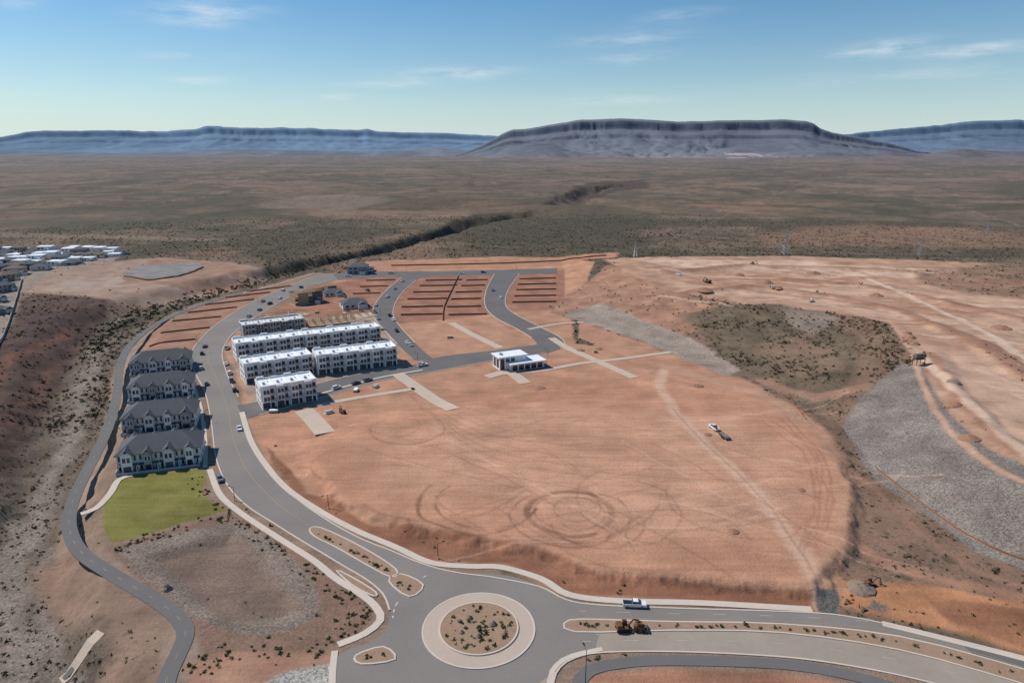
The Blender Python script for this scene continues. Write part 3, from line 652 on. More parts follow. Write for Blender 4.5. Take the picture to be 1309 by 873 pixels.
r.box(L*.2,L*.2+2,9,11,4.102,5.2,'metal'); r.box(-3,-1.5,11,12.5,7.102,8.0,'metal')
b.obj('walls',e); g.obj('windows',e); r.obj('roof',e)
def frame_building(a,b_,D,Ht,mode=0):
    e,L=frame('timber_frame_building',a,b_); b=MB(); w=MB(); fl=MB()
    n=int(L/1.0)
    levels=int(Ht//3)
    fl.box(-.4,L+.4,-.4,D+.4,-.02,.15,'conc')
    for lv in range(levels):
        z=lv*3+.152
        for y in(0,D*.5,D):
            b.box(0,L,y-.08,y+.08,z+2.7,z+2.84,'wood')
            for i in range(n+1): b.box(i*L/n-.06,i*L/n+.06,y-.07,y+.07,z,z+2.698,'wood')
        for i in range(0,n+1,5):
            x=i*L/n
            for j in range(int(D)): b.box(x-.07,x+.07,j+.2,j+.34,z,z+2.698,'wood')
        if lv<levels-1: fl.box(-.1,L+.1,-.1,D+.1,z+2.842,z+2.99,'osb')
        if mode: w.box(L*.1,L*.45,-.14,-.082,z,z+2.7,'osb'); w.box(L*.6,L*.95,-.14,-.082,z,z+2.7,'dgrey'); w.box(-.14,-.08,.1,D-.1,z,z+2.7,'osb')
    if mode:
        for i in range(n+1):
            x=i*L/n; z=levels*3+.1
            b.add([(x-.05,0,z),(x+.05,0,z),(x+.05,D/2,z+2.2),(x-.05,D/2,z+2.2),(x-.05,0,z+.2),(x+.05,0,z+.2),(x+.05,D/2,z+2.4),(x-.05,D/2,z+2.4)],[(0,1,2,3),(4,7,6,5),(0,4,5,1),(1,5,6,2),(3,2,6,7),(0,3,7,4)],'wood')
            b.add([(x-.05,D,z),(x+.05,D,z),(x+.05,D/2,z+2.2),(x-.05,D/2,z+2.2),(x-.05,D,z+.2),(x+.05,D,z+.2),(x+.05,D/2,z+2.4),(x-.05,D/2,z+2.4)],[(3,2,1,0),(5,6,7,4),(1,5,4,0),(2,6,5,1),(7,6,2,3),(4,7,3,0)],'wood')
    b.obj('studs_and_plates',e); fl.obj('floors',e)
    if mode: w.obj('sheathing',e)
frame_building((395,424),(455,417),13,6,0)
frame_building((425,410),(482,403),12,3,0)
frame_building((345,411),(395,402),12,3,0)
frame_building((378,391),(414,386),11,9,1)
frame_building((400,379),(432,374),10,6,1)
hm={}
def house_mesh(kind):
    if kind in hm: return hm[kind]
    b=MB(); W,D=(15,12); wl=['tanw','offw','white','greyw'][kind%4]; rf=['shing2','shing','tanw','shing'][kind%4]; two=kind%3==0
    h=5.6 if two else 3.2
    b.box(-W/2,W/2,-D/2,D/2,-.5,h,wl)
    if kind%4==2:
        b.box(-W/2-.1,W/2+.1,-D/2-.1,D/2+.1,h+.002,h+.6,'white'); b.box(-W/2+.3,W/2-.3,-D/2+.3,D/2-.3,h+.602,h+.7,'roofw')
    else:
        o=.6; V=[(-W/2-o,-D/2-o,h),(W/2+o,-D/2-o,h),(W/2+o,D/2+o,h),(-W/2-o,D/2+o,h),(-W*.15,0,h+2.4),(W*.15,0,h+2.4)]
        b.add(V,[(0,1,5,4),(1,2,5),(2,3,4,5),(3,0,4),(3,2,1,0)],rf)
    b.box(W*.1,W*.45,-D/2-3,-D/2-.003,-.5,3,wl)
    b.add([(W*.1-.4,-D/2-3.5,3),(W*.45+.4,-D/2-3.5,3),(W*.45+.4,0,3.002),(W*.1-.4,0,3.002),(W*.275,-D/2-3.5,4.4),(W*.275,0,4.4)],[(0,1,4),(1,2,5,4),(0,4,5,3),(0,3,2,1)],rf if rf!='tanw' else 'white')
    b.box(W*.14,W*.41,-D/2-3.07,-D/2-3.003,0,2.4,'offw')
    for x in(-W*.38,-W*.15):
        b.box(x,x+1.8,-D/2-.06,-D/2-.003,.9,2.3,'glass'); b.box(x,x+1.8,D/2+.003,D/2+.06,.9,2.3,'glass')
        if two: b.box(x,x+1.8,-D/2-.06,-D/2-.003,3.6,5,'glass')
    b.box(-W/2-.06,-W/2-.003,-2,2,.9,2.3,'glass'); b.box(W/2+.003,W/2+.06,-2,2,.9,2.3,'glass')
    hm[kind]=b.mesh('house_mesh_%d'%kind); return hm[kind]
def house(u,v,kind,rot,sc=1.,name='suburban_house'):
    x,y=P(u,v); o=obj(name,house_mesh(kind)); o.location=(x,y,max(0,float(hgt(x,y)[0]))); o.rotation_euler=(0,0,rot); o.scale=(sc,)*3; return o
random.seed(5)
for row,(v,u0,u1,du) in enumerate([(349,-30,34,13),(343,-60,60,14),(338,-60,92,15),(333,-60,125,15.5),(328,-60,150,16),(324.5,-60,160,16.5),(321.5,-60,158,17)]):
    u=u0
    while u<u1:
        house(u+random.uniform(-3,3),v+random.uniform(-1,1),random.randrange(8),.15+random.choice([0,math.pi/2,math.pi])+random.uniform(-.1,.1),random.uniform(.8,1.05)); u+=du
for u,v in[(-8,360),(3,372),(8,358),(-12,385),(-6,400),(18,352)]: house(u,v,random.randrange(8),1.2,1.)
house(458,349,3,.1,1.25,'grey_house'); house(452,392,1,.4,1.2,'grey_house'); house(425,377,1,.4,1.0,'grey_house'); house(398,386,3,.4,.9,'grey_house'); house(470,346,1,.2,.8,'grey_house')
def wall(name,px,h,mat,th=.3,z=0):
    pts=PP(px,z); p=np.array(crw(pts,step=3)); zz=hgt(p[:,0],p[:,1])
    t=np.gradient(p,axis=0); t/=np.linalg.norm(t,axis=1)[:,None]; n=np.stack([-t[:,1],t[:,0]],1)*th/2
    V=[];Fc=[]
    for i in range(len(p)):
        a=p[i]+n[i]; c=p[i]-n[i]; V+=[(*a,zz[i]-.3),(*a,zz[i]+h),(*c,zz[i]+h),(*c,zz[i]-.3)]
    for i in range(len(p)-1):
        for k in range(3): Fc.append((4*i+k,4*i+k+1,4*i+5+k,4*i+4+k))
    b=MB(); b.add(V,Fc,mat); return b.obj(name)
for v in(358,365,373,382,392,402):
    xl=np.interp(v,[355,375,395,412],[545,524,509,512]); xr=np.interp(v,[355,375,395,405],[627,617,617,628]); xm=(xl+xr)/2+6-(v-380)*.15
    wall('retaining_wall',[(xl+2,v+1),(xm-2,v)],1.1,'brick'); wall('retaining_wall',[(xm+3,v+1),(xr-2,v)],1.1,'brick')
wall('retaining_wall',[(586,353),(578,370),(568,392),(566,410)],1.0,'brick')
for v in(357,364,371,379,387): wall('retaining_wall',[(664-(v-357)*.3,v),(711,v-1)],1.1,'brick')
for a,c in([(205,426),(268,419)],[(220,411),(283,405)],[(240,400),(303,393)],[(262,390),(325,383)],[(288,381),(345,374)],[(315,373),(372,366)],[(190,440),(250,434)]): wall('retaining_wall',[a,c],.9,'brick')
for v in(358,366,375): wall('retaining_wall',[(468-(v-358),v+1),(505-(v-358)*1.1,v)],1.,'brick')
wall('block_wall',[(500,340),(640,337),(775,331)],1.2,'brick')
wall('block_wall',[(28,358),(20,385),(8,420),(-5,450)],2.,'tanw')
wall('block_wall',[(158,353),(190,357),(224,353),(260,341)],1.2,'shing2')
wall('silt_fence',[(1120,599),(1180,645),(1250,692),(1330,724)],.6,'fence',.1)
wall('silt_fence',[(1008,503),(1015,518),(1030,540)],.6,'fence',.1)
# ---------------------------------------------------------------- vehicles
cm={}
def car_mesh(kind,colr):
    k=(kind,colr)
    if k in cm: return cm[k]
    p='car_'+colr; b=MB()
    if kind=='sedan':
        L,W=4.7,1.85
        b.prof([(-2.33,.35),(2.33,.35),(2.36,.6),(2.25,.78),(1.1,.95),(-1.7,1.0),(-2.3,.92),(-2.36,.6)],-W/2,W/2,p)
        b.frust(-1.75,1.15,-W/2+.08,W/2-.08,.952,1.40,.75,.85,.2,'glass'); b.frust(-1.0,.3,-W/2+.27,W/2-.27,1.402,1.46,.06,.06,.04,p)
    elif kind=='suv':
        L,W=4.9,1.95
        b.prof([(-2.4,.4),(2.4,.4),(2.44,.75),(2.3,1.0),(1.2,1.12),(-2.35,1.15),(-2.44,.7)],-W/2,W/2,p)
        b.frust(-2.3,1.25,-W/2+.06,W/2-.06,1.13,1.70,.3,.75,.2,'glass'); b.frust(-2.0,.5,-W/2+.25,W/2-.25,1.702,1.77,.06,.06,.04,p)
    else:
        L,W=5.9,2.0
        b.prof([(-2.95,.5),(2.9,.5),(2.95,.85),(2.85,1.12),(1.5,1.2),(-.55,1.2),(-.55,.75),(-2.85,.75),(-2.95,.7)],-W/2+.09,W/2-.09,p)
        for s in(-1,1): b.prof([(-2.95,.45),(2.9,.45),(2.95,.85),(2.85,1.1),(1.5,1.18),(-2.95,1.18)],*sorted((s*W/2,s*(W/2-.085))),p)
        b.box(-2.96,-2.88,-W/2+.09,W/2-.09,.752,1.15,p)
        b.box(-2.87,-.56,-W/2+.095,W/2-.095,.755,.78,'black')
        b.frust(-.6,1.7,-W/2+.08,W/2-.08,1.202,1.78,.15,.75,.2,'glass'); b.frust(-.4,.92,-W/2+.28,W/2-.28,1.782,1.86,.06,.06,.04,p)
    for x in(-L*.31,L*.31):
        for s in(-1,1):
            b.cyl((x,s*(W/2-.2),.36),(x,s*(W/2+.03),.36),.36,.36,'tyre',12); b.cyl((x,s*(W/2+.031),.36),(x,s*(W/2+.045),.36),.2,.18,'metal',8)
    b.box(L/2-.06,L/2+.03,-W/2+.12,-W/2+.5,.62,.8,'lineW'); b.box(L/2-.06,L/2+.03,W/2-.5,W/2-.12,.62,.8,'lineW')
    b.box(-L/2-.03,-L/2+.05,-W/2+.1,-W/2+.35,.66,.85,'car_red'); b.box(-L/2-.03,-L/2+.05,W/2-.35,W/2-.1,.66,.85,'car_red')
    cm[k]=b.mesh('car_mesh'); return cm[k]
def car(u,v,u2,v2,kind,colr,name=None,z=0,rot=0):
    x,y=P(u,v,z); x2,y2=P(u2,v2,z); o=obj(name or ('pickup_truck' if kind=='pickup' else 'parked_car'),car_mesh(kind,colr))
    o.location=(x,y,max(0,float(hgt(x,y)[0]))+.09); o.rotation_euler=(0,0,math.atan2(y2-y,x2-x)+rot); return o
car(811,775,860,777,'pickup','white')
cs=[(281,614,286,624,'suv','grey'),(306,549,310,562,'sedan','white'),(264,492,261,482,'sedan','black'),(257,472,255,464,'suv','silver'),(258,453,257,446,'suv','black'),(262,444,268,438,'sedan','black'),
(293,478,290,470,'suv','white'),(296,488,293,480,'pickup','grey'),(289,466,287,458,'sedan','white'),(300,500,297,490,'suv','black'),(290,446,294,440,'pickup','white'),
(318,405,328,399,'pickup','white'),(332,397,342,391,'suv','grey'),(345,389,355,384,'pickup','black'),(358,382,368,377,'sedan','white'),(372,374,380,370,'pickup','white'),(385,368,392,365,'suv','black'),(336,386,346,380,'pickup','silver'),(362,372,372,367,'suv','white'),
(480,391,478,399,'pickup','white'),(479,400,481,408,'suv','black'),(483,408,488,414,'pickup','silver'),(498,404,500,410,'pickup','black'),(503,410,508,415,'suv','white'),(495,380,488,388,'pickup','white'),(505,370,498,376,'sedan','grey'),(514,360,508,364,'pickup','white'),(507,424,514,431,'suv','black'),(521,439,527,445,'pickup','white'),
(525,442,531,448,'sedan','silver'),(445,354,470,353,'pickup','white'),(478,351,490,351,'suv','black'),(500,350,520,350,'pickup','silver'),(590,350,610,350,'sedan','white'),(618,349,630,349,'suv','black'),
(455,491,462,489,'sedan','black'),(470,487,478,485,'suv','grey'),(540,468,550,466,'pickup','white'),(430,497,440,494,'suv','white'),(640,381,642,390,'sedan','white'),(630,372,628,380,'suv','grey')]
for c in cs: car(*c)
for u,v,k,cc in[(1037,386,'pickup','white'),(990,372,'suv','white'),(868,352,'pickup','white')]: car(u,v,u+20,v+random.uniform(-4,6),k,cc,z=PZ)
for u,v in[(440,380),(470,372),(462,398),(444,398)]: car(u,v,u+8,v+3,'pickup',random.choice(['white','black','grey']))
car(913,548,905,542,'pickup','white',z=PADZ)
def place(o,u,v,z=0,rot=0,s=1,dz=0):
    x,y=P(u,v,z); o.location=(x,y,float(hgt(x,y)[0])+dz); o.rotation_euler=(0,0,rot); o.scale=(s,)*3; return o
b=MB(); b.box(-3,3,-1.1,1.1,.6,.75,'dgrey'); b.box(-3,3,-1.1,-1.0,.752,1.0,'black'); b.box(-3,3,1.0,1.1,.752,1.0,'black'); b.cyl((3,0,.6),(4.3,0,.5),.08,.08,'black')
for x in(-1.2,0):
    for s in(-1,1): b.cyl((x,s*1.12,.35),(x,s*1.32,.35),.35,.35,'tyre',12)
b.box(-2.2,.8,-.7,.7,.76,1.5,'metal'); b.box(-2.6,-2.3,-.8,.8,.76,1.2,'wood')
tr=b.obj('utility_trailer'); place(tr,926,559,PADZ,math.atan2(P(905,542,2)[1]-P(913,548,2)[1],P(905,542,2)[0]-P(913,548,2)[0]))
# lumber stacks around the construction plots
for k,(u,v) in enumerate([(470,412),(462,424),(350,420),(340,414),(405,400),(440,402),(372,400),(488,422),(492,455),(350,527),(420,528),(575,432),(760,450),(455,500),(480,495)]):
    b=MB(); rr=random.Random(k)
    for j in range(5): b.box(-2+rr.random()*.3,2-rr.random()*.3,-.9,.9,.1+j*.25,.1+j*.25+.22,['wood','osb','white','tanw'][(k+j//3)%4])
    for x in(-1.3,1.2): b.box(x,x+.12,-.85,.85,0,.098,'wood')
    place(b.obj('lumber_stack'),u,v,0,rr.random()*3)
dm={}
def digger_mesh(mt):
    if mt in dm: return dm[mt]
    b=MB()
    st=[(-1.9+.45*math.cos(t),.5+.5*math.sin(t)) for t in np.linspace(math.pi*1.5,math.pi*.5,7)]+[(1.9+.45*math.cos(t),.5+.5*math.sin(t)) for t in np.linspace(math.pi*.5,-math.pi*.5,7)]
    for s in(-1,1): b.prof(st,*sorted((s*.85,s*1.45)),'tyre')
    b.cyl((0,0,.6),(0,0,1.1),.8,.8,'dgrey',12)
    b.box(-1.9,1.3,-1.35,1.35,1.1,1.45,mt); b.frust(-2.4,-.5,-1.35,1.35,1.452,2.4,.25,.1,.15,mt)
    b.frust(-.3,1.3,.3,1.3,1.452,3.0,.05,.3,.08,'glass'); b.frust(-.35,1.05,.35,1.25,3.002,3.1,.05,.05,.05,mt)
    b.prof([(.9,1.4),(1.3,1.4),(2.9,3.5),(4.6,3.0),(4.6,3.3),(2.9,3.95),(2.6,3.8)],-.35,-.05,mt)
    b.prof([(4.3,3.5),(4.7,3.4),(5.2,1.5),(4.9,1.45)],-.33,-.07,mt)
    b.cyl((1.6,-.2,1.5),(2.7,-.2,3.3),.09,.06,'metal'); b.cyl((3.0,-.2,4.0),(4.4,-.2,3.6),.09,.06,'metal')
    b.prof([(4.8,1.6),(5.3,1.5),(5.5,.8),(5.0,.2),(4.4,.3),(4.5,.6),(4.9,.7)],-.65,.25,'dgrey')
    dm[mt]=b.mesh('excavator_mesh'); return dm[mt]
for u,v,z,rot,mt,s in[(797,806,0,.1,'digger',.78),(905,362,PZ,2.,'digger',1.1),(962,340,PZ,.4,'yellow',1.),(438,528,0,2.2,'digger',.7),(1112,748,0,.2,'digger',.6)]:
    place(obj('excavator',digger_mesh(mt)),u,v,z,rot,s,.25 if v==806 else .05)
b=MB(); b.frust(-1.5,1.2,-.8,.8,.45,1.3,.1,.2,.05,'digger'); b.frust(-.7,.6,-.6,.6,1.302,2.1,.1,.15,.08,'glass'); b.box(-.65,.5,-.6,.6,2.102,2.2,'digger')
for x in(-.8,.8):
    for s in(-1,1): b.cyl((x,s*.8,.42),(x,s*1.12,.42),.42,.42,'tyre',12)
for s in(-1,1): b.prof([(-1.2,1.5),(-1.0,1.7),(1.6,.7),(1.5,.5)],*sorted((s*.82,s*.95)),'digger')
b.prof([(1.5,.2),(2.3,.15),(1.7,1.0),(1.5,.9)],-1,1,'dgrey')
place(b.obj('skid_loader'),818,806,0,-.1,1.,.25)
b=MB()
for x in(-2.5,2.5):
    for y in(-1.2,1.2): b.box(x-.12,x+.12,y-.12,y+.12,0,3,'dgrey')
b.box(-2.8,2.8,-1.5,1.5,3,3.2,'dgrey'); b.cyl((-3,0,4.5),(3,0,4.5),1.35,1.35,'shing2',16); b.cyl((-3.2,0,4.5),(-3.002,0,4.5),.9,1.3,'shing2',16); b.cyl((3.002,0,4.5),(3.2,0,4.5),1.3,.9,'shing2',16)
place(b.obj('water_tank'),1174,466,PZ,.3,1.)
def lamp(u,v,h=10,s=1,rot=0):
    b=MB(); b.cyl((0,0,0),(0,0,.7),.28,.22,'conc',10); b.cyl((0,0,.7),(0,0,h),.11,.07,'black',8); b.cyl((0,0,h-.2),(1.6,0,h+.15),.05,.04,'black',6); b.frust(1.3,2.2,-.18,.18,h+.08,h+.26,.08,.08,.05,'black'); b.box(1.4,2.1,-.12,.12,h+.05,h+.078,'lineW')
    o=b.obj('street_lamp'); place(o,u,v,0,rot); return o
lamp(748,884,10.5,1,1.8)
for u,v in[(300,640),(262,540),(420,650),(560,714),(486,402),(612,398),(534,462),(700,457),(252,438),(330,388),(520,347),(660,345)]: lamp(u,v,5.,1,random.uniform(0,6))
def pylon(u,v,h,z=0):
    b=MB(); w=h*.11
    for sx in(-1,1):
        for sy in(-1,1): b.cyl((sx*w,sy*w,0),(sx*w*.25,sy*w*.25,h),.22,.15,'metal',5)
    for k in range(8):
        a=k/8; c=(k+1)/8; wa=w*(1-.75*a); wc=w*(1-.75*c)
        for s in(-1,1): b.cyl((-wa,s*wa,h*a),(wc,s*wc,h*c),.08,.08,'metal',4); b.cyl((s*wa,-wa,h*a),(s*wc,wc,h*c),.08,.08,'metal',4)
    for zz in(.72,.85,.97): b.cyl((-h*.16,0,h*zz),(h*.16,0,h*zz),.15,.15,'metal',4)
    place(b.obj('power_pylon'),u,v,z,.3)
pylon(1003,329,26,4); pylon(1175,333,20,4); pylon(812,331,16,4); pylon(1262,300,18)
def blob(name,u,v,r,h,mat,z=0,seed=0):
    rr=random.Random(seed); b=MB(); n=14; rings=5; V=[(0,0,h)]; Fc=[]
    for k in range(1,rings+1):
        t=k/rings
        for i in range(n):
            a=2*math.pi*i/n; q=r*t*(1+.25*(rr.random()-.5)); V.append((q*math.cos(a),q*math.sin(a),max(-.3,h*(1-t**1.4)*(1+.35*(rr.random()-.5))-(.3 if k==rings else 0))))
    for i in range(n): Fc.append((0,1+i,1+(i+1)%n))
    for k in range(rings-1):
        for i in range(n): a=1+k*n+i; c=1+k*n+(i+1)%n; Fc.append((a,a+n,c+n,c))
    b.add(V,Fc,mat); o=b.obj(name); place(o,u,v,z,rr.random()*6); return o
for i,(u,v,r,h,z,m) in enumerate([(1101,752,4,1.6,0,'rock'),(938,680,2.,.7,2,'dirtp'),(1165,432,3,1.8,PZ,'dirtp'),(1160,426,3,1.5,PZ,'dirtp'),(1170,440,3,1.6,PZ,'dirtp'),(1155,436,2.5,1.4,PZ,'dirtp'),(1218,492,3,1,PZ,'rock'),(1220,520,4,1.5,PZ,'dirtp'),(980,362,6,2.5,PZ,'dirtp'),(900,374,7,2,PZ,'dirtp'),(1120,378,6,2,PZ,'dirtp'),(1040,350,7,2,PZ,'dirtp'),(890,494,4,1.,1,'dirtp'),(1023,630,2,.6,1,'dirtp'),(765,446,3,1,0,'dirtp'),(690,497,4,1,0,'dirtp'),(742,448,3,1,0,'dirtp'),(1240,560,4,1.3,PZ,'dirtp'),(1280,420,6,2,PZ,'dirtp'),(905,556,2,.6,2,'dirtp'),(995,372,4,1.5,PZ,'dirtp'),(945,352,5,2,PZ,'dirtp')]): blob('dirt_pile',u,v,r,h,m,z,i)
for i,(u,v,r) in enumerate([(213,753,1.5),(600,792,1.0),(630,800,1.2),(612,815,.9),(590,810,.8),(645,812,.8),(352,570,.8),(1020,470,1.2)]):
    o=blob('boulder',u,v,r,r*.9,'rock',0,60+i)
    if 560<u<660: o.location.z=.42
# ---------------------------------------------------------------- shrubs
def shrubs(name,px,py,pz,size,mat,ntri=14,flat=.7):
    n=len(px); d=rng.normal(size=(n,ntri,3)); d/=np.linalg.norm(d,axis=2)[:,:,None]; d[:,:,2]=np.abs(d[:,:,2])*flat
    c=d*rng.uniform(.35,1,(n,ntri,1))*size[:,None,None]*.55
    tri=rng.normal(size=(n,ntri,3,3))*size[:,None,None,None]*.27
    V=c[:,:,None,:]+tri; V[...,0]+=px[:,None,None]; V[...,1]+=py[:,None,None]; V[...,2]=np.maximum(V[...,2],-.05)+pz[:,None,None]
    V=V.reshape(-1,3); me=mesh_from(name,V,np.arange(len(V)).reshape(-1,3),False); return obj(name,me,[M[mat]])
def clear(px,py,roads=True):
    ok=np.ones(len(px),bool)
    if roads:
        for p in ROADP: ok&=sdpoly(px,py,p)<-.8
    for l,w_ in PATHL: ok&=sdline(px,py,l)[0]>w_/2+.5
    for p in BLD: ok&=sdpoly(px,py,p)<0
    return ok
dr=np.gradient(rs)[:,None]*np.ones(na)[None,:]
area=(dr*RR*np.radians(100)/na).ravel()
w=np.where((R<1300)&(veg>.04),veg*area*np.minimum(1,(360/R)**1.8)*(.25+1.6*sstep(.4,.65,fbm(X,Y,14,3,91))),0)
N=42000; idx=rng.choice(len(X),N,p=w/w.sum())
px=X[idx]+rng.uniform(-1,1,N)*dr.ravel()[idx]; py=Y[idx]+rng.uniform(-1,1,N)*dr.ravel()[idx]
sz=rng.uniform(.3,1.0,N)*(1+.7*(R[idx]>350))
sz=np.where(rng.random(N)<.06,sz*1.7,sz)
ok=clear(px,py); px,py,sz=px[ok],py[ok],sz[ok]
shrubs('desert_shrubs',px,py,hgt(px,py),sz,'scrub',12)
pts=crw(PP([(122,445),(150,410),(220,386),(300,363),(400,340),(480,325),(560,301)],-6),step=3.5); q=np.array(pts); q=np.repeat(q,5,0); q=q+rng.normal(size=q.shape)*8
shrubs('ravine_shrubs',q[:,0],q[:,1],hgt(q[:,0],q[:,1]),rng.uniform(1,2.6,len(q)),'scrub',22)
tu=rng.uniform(-60,150,90); tv=rng.uniform(321,346,90); kp=tv<352-tu*.2; q=np.array([P(a,c) for a,c in zip(tu[kp],tv[kp])])
shrubs('neighbourhood_trees',q[:,0],q[:,1],hgt(q[:,0],q[:,1])+1.2,rng.uniform(3,5.5,len(q)),'green',60,.9)
lp=[]
def scatter_line(px,w,n,z=0):
    p=np.array(crw(PP(px),step=1.)); i=rng.integers(0,len(p),n); o=p[i]+rng.normal(size=(n,2))*w
    if not z:
        k=clear(o[:,0],o[:,1]); o=o[k]
    for a in o: lp.append((a[0],a[1],z if z else max(-.1,float(hgt(a[0],a[1])[0]))))
scatter_line([(406,683),(450,704),(494,730)],.4,26,.2); scatter_line([(740,800),(860,801),(1000,804),(1150,822),(1300,864)],.4,55,.2)
scatter_line([(505,745),(525,752)],.5,6,.2); scatter_line([(466,842),(490,836)],.4,7,.2)
scatter_line([(292,655),(340,690),(400,728),(455,768),(462,790),(430,812)],2.2,130); scatter_line([(160,700),(230,676),(290,660)],1.8,50)
scatter_line([(250,850),(300,836),(380,832),(430,826)],2.,50); scatter_line([(252,610),(262,640),(280,650)],1.5,24)
scatter_line([(340,603),(372,634),(412,661),(455,684),(505,704)],.6,60); scatter_line([(700,750),(740,766),(800,771),(1000,778)],.6,70)
scatter_line([(1120,797),(1200,820),(1309,850)],.8,40); scatter_line([(262,600),(258,560),(250,520)],1.,50); scatter_line([(735,862),(760,840),(900,839),(1080,854)],.8,50)
for k in range(60):
    a=random.uniform(0,6.28); r=8.4*math.sqrt(random.random()); lp.append((RC[0]+r*math.cos(a),RC[1]+r*math.sin(a),.42))
lp=np.array(lp); shrubs('landscape_shrubs',lp[:,0],lp[:,1],lp[:,2],rng.uniform(.35,.95,len(lp)),'green',26,.9)
# ---------------------------------------------------------------- mountains
def mtn_mat(name):
    q=NT(name); g=q.new('ShaderNodeNewGeometry').outputs['Position']
    ca=q.new('ShaderNodeVertexColor',layer_name='Col').outputs['Color']
    f=q.math('MULTIPLY_ADD',q.noise(g,.003,6,.6),.5); f.node.inputs[2].default_value=.75
    q.l(q.scale(ca,f),q.b.inputs['Base Color']); q.b.inputs['Roughness'].default_value=1; q.b.inputs['Specular IOR Level'].default_value=0
    return q.m
MM=mtn_mat('hazed_mountain_rock')  # mountain colours below have blue distance haze painted in, no real atmosphere
def mountain(name,sil,D,Wf,gul,cbase,ccliff,seed,ny=110,nu=900,cliff=True,mine=None,amp=.1,jit=20,low=(.20,.195,.205),sm=3):
    us=np.linspace(sil[0][0],sil[-1][0],nu); vs=np.interp(us,[s[0] for s in sil],[s[1] for s in sil])
    vs=np.convolve(np.pad(vs,sm,mode='edge'),np.ones(2*sm+1)/(2*sm+1),'valid')
    dx=(us-654.5)/FOC; yv=(436.5-vs)/FOC; dy=CT+yv*ST; dz=-ST+yv*CT
    top=np.maximum(ALT+dz/dy*D,20)+ (fbm(us,us*0,18,5,seed)-.5)*jit
    s=np.concatenate([np.linspace(0,1,ny),np.linspace(1.04,1.6,8)])
    S,U=np.meshgrid(s,us,indexing='ij'); TOPH=np.broadcast_to(top,S.shape)
    Yw=D-Wf+S*Wf; Xw=np.broadcast_to(dx/dy,S.shape)*Yw
    wx=Xw+(fbm(Xw,Yw,gul*3,4,seed+5)-.5)*gul*2.2
    rid=1-np.abs(2*fbm(wx,Yw*.45,gul,4,seed+1)-1)*2.2; rid=np.clip(rid,-1,1)
    rid2=1-np.abs(2*fbm(wx,Yw*.6,gul*.35,3,seed+2)-1)*2.2
    env=np.sin(np.pi*np.clip(S,0,1)**.8)
    Sp=np.clip(S-(amp*rid+amp*.32*rid2)*env+.03*env,0,1)
    if cliff: g=np.interp(Sp,[0,.25,.55,.76,.785,.90,.925,.985,1],[0,.07,.28,.50,.58,.72,.92,.98,1])
    else: g=np.interp(Sp,[0,.3,.7,1],[0,.15,.65,1])
    Zw=g*TOPH+ (fbm(Xw,Yw,400,3,seed+9)-.5)*TOPH*.04*env
    Zw=np.where(S>1,TOPH-(S-1)*TOPH*.5,Zw)-30*(S<.01)
    cl=sstep(.03,.0,np.abs(g-.83)-.09)+.6*sstep(.03,0,np.abs(g-.55)-.035) if cliff else np.zeros_like(g)
    cl=np.clip(cl,0,1)*(.55+.5*fbm(Xw,Zw*6,500,3,seed+3))
    c=C(cbase)*(1-cl[...,None])+C(ccliff)*cl[...,None]
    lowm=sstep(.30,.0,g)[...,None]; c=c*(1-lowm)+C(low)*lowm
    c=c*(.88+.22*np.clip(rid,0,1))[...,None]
    if mine is not None:
        mm=((U>mine[0])&(U<mine[1])&(g>.03)&(g<.16))*sstep(.46,.6,fbm(Xw,Yw,260,4,seed+8))*.8; c=c*(1-mm[...,None])+C([.44,.37,.35])*mm[...,None]
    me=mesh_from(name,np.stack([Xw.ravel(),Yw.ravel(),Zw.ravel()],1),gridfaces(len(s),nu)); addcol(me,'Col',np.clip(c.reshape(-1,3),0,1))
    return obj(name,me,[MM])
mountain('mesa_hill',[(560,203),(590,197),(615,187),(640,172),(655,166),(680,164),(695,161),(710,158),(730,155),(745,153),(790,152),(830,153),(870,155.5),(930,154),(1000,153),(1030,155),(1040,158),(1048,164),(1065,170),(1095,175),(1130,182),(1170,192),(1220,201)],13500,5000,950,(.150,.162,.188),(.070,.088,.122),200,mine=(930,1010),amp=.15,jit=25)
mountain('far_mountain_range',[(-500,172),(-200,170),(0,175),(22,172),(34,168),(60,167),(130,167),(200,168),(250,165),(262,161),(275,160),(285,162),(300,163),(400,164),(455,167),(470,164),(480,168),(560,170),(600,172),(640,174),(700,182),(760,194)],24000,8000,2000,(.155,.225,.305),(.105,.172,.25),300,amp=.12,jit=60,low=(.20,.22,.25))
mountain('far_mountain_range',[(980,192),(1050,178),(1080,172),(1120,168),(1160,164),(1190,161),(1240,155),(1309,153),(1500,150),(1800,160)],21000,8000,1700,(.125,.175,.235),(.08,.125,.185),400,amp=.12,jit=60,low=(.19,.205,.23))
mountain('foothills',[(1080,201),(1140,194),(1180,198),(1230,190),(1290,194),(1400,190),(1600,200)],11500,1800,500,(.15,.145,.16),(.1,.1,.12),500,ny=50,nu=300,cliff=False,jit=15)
mountain('foothills',[(-300,196),(0,193),(150,196),(300,191),(480,194),(560,189),(640,196),(700,203)],15000,3500,900,(.165,.185,.215),(.1,.1,.12),600,ny=50,nu=400,cliff=False,jit=15)
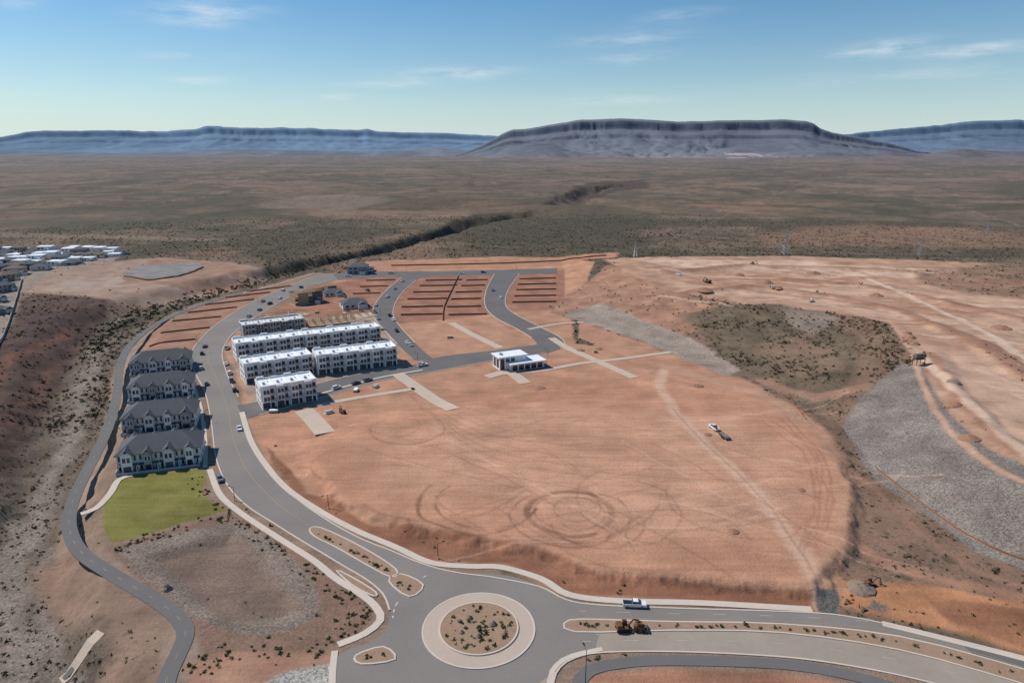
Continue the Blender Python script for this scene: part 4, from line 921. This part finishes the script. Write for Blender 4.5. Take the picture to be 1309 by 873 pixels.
# ---------------------------------------------------------------- light and sky
AZ=math.radians(-68); EL=math.radians(47)
S=Vector((math.sin(AZ)*math.cos(EL),math.cos(AZ)*math.cos(EL),math.sin(EL)))
sd=bpy.data.lights.new('sun','SUN'); sd.energy=4.4; sd.angle=math.radians(.5); sd.color=(1,.95,.88)
so=bpy.data.objects.new('sun',sd); scene.collection.objects.link(so); so.rotation_euler=S.to_track_quat('Z','Y').to_euler(); so.location=(-200,100,300)
w=bpy.data.worlds.new('World'); scene.world=w; w.use_nodes=True; nt=w.node_tree; bg=nt.nodes['Background']
class WN(NT):
    def __init__(s): s.t=nt; s.n=nt.nodes
q=WN()
sky=q.new('ShaderNodeTexSky',sky_type='NISHITA',sun_disc=False,sun_elevation=EL,sun_rotation=AZ%(2*math.pi),altitude=900,air_density=1.2,dust_density=.3,ozone_density=3.5)
hs=q.new('ShaderNodeHueSaturation'); hs.inputs['Saturation'].default_value=1.32; hs.inputs['Value'].default_value=1.2; q.l(sky.outputs[0],hs.inputs['Color'])
tc=q.new('ShaderNodeTexCoord').outputs['Generated']; sx=q.new('ShaderNodeSeparateXYZ'); q.l(tc,sx.inputs[0])
az=q.math('ARCTAN2',sx.outputs[0],sx.outputs[1]); el=sx.outputs[2]
hb=q.math('MULTIPLY',q.math('EXPONENT',q.math('MULTIPLY',q.math('ABSOLUTE',el),-15)),.85)
skyc=q.mix(hb,hs.outputs[0],(6.9,9.0,10.2))
tot=None
for (u,v,su,sv,am) in[(262,14,50,8,1.1),(250,30,40,5,.6),(580,94,60,6,1.2),(500,108,60,4,.6),(250,103,35,4,.6),(250,72,50,4,.45),(430,124,20,4,.6),(800,50,60,8,.65),(810,75,50,6,.5),(790,128,75,5,.6),(1130,62,45,7,1.1),(1250,64,45,6,1.2),(1200,95,150,8,.35),(870,20,40,6,.5),(20,3,20,5,.6)]:
    dx,dy,dz=ray(u,v); l=math.sqrt(dx*dx+dy*dy+dz*dz); a0=math.atan2(dx,dy); e0=dz/l
    a=q.math('DIVIDE',q.math('SUBTRACT',az,a0),su/FOC); e=q.math('DIVIDE',q.math('SUBTRACT',el,e0),sv/FOC)
    e=q.math('SUBTRACT',e,q.math('MULTIPLY',a,.35))
    r2=q.math('ADD',q.math('MULTIPLY',a,a),q.math('MULTIPLY',e,e))
    gsn=q.math('MULTIPLY',q.math('EXPONENT',q.math('MULTIPLY',r2,-1)),am)
    tot=gsn if tot is None else q.math('ADD',tot,gsn)
mp=q.new('ShaderNodeCombineXYZ'); q.l(q.math('MULTIPLY',az,14),mp.inputs[0]); q.l(q.math('MULTIPLY',el,70),mp.inputs[1])
ns=q.noise(mp.outputs[0],1.0,8,.62)
nf=q.math('MULTIPLY',q.math('SUBTRACT',ns,.36),3.2,True)
base=q.math('MULTIPLY',q.math('SUBTRACT',q.noise(mp.outputs[0],.35,7,.6),.58),1.,True)
cf=q.math('ADD',q.math('MULTIPLY',tot,nf),q.math('MULTIPLY',base,.3),True); cf=q.math('MULTIPLY',cf,.62)
cc=q.mix(cf,skyc,(10.,10.6,11.))
q.l(cc,bg.inputs['Color']); bg.inputs['Strength'].default_value=.082
# ---------------------------------------------------------------- camera
cd=bpy.data.cameras.new('camera'); cd.lens=24; cd.sensor_width=36; cd.clip_start=1; cd.clip_end=200000
co=bpy.data.objects.new('camera',cd); scene.collection.objects.link(co); co.location=(0,0,ALT); co.rotation_euler=(math.radians(90)-TILT,0,0)
scene.camera=co
scene.view_settings.view_transform='Standard'; scene.view_settings.look='None'; scene.view_settings.exposure=0
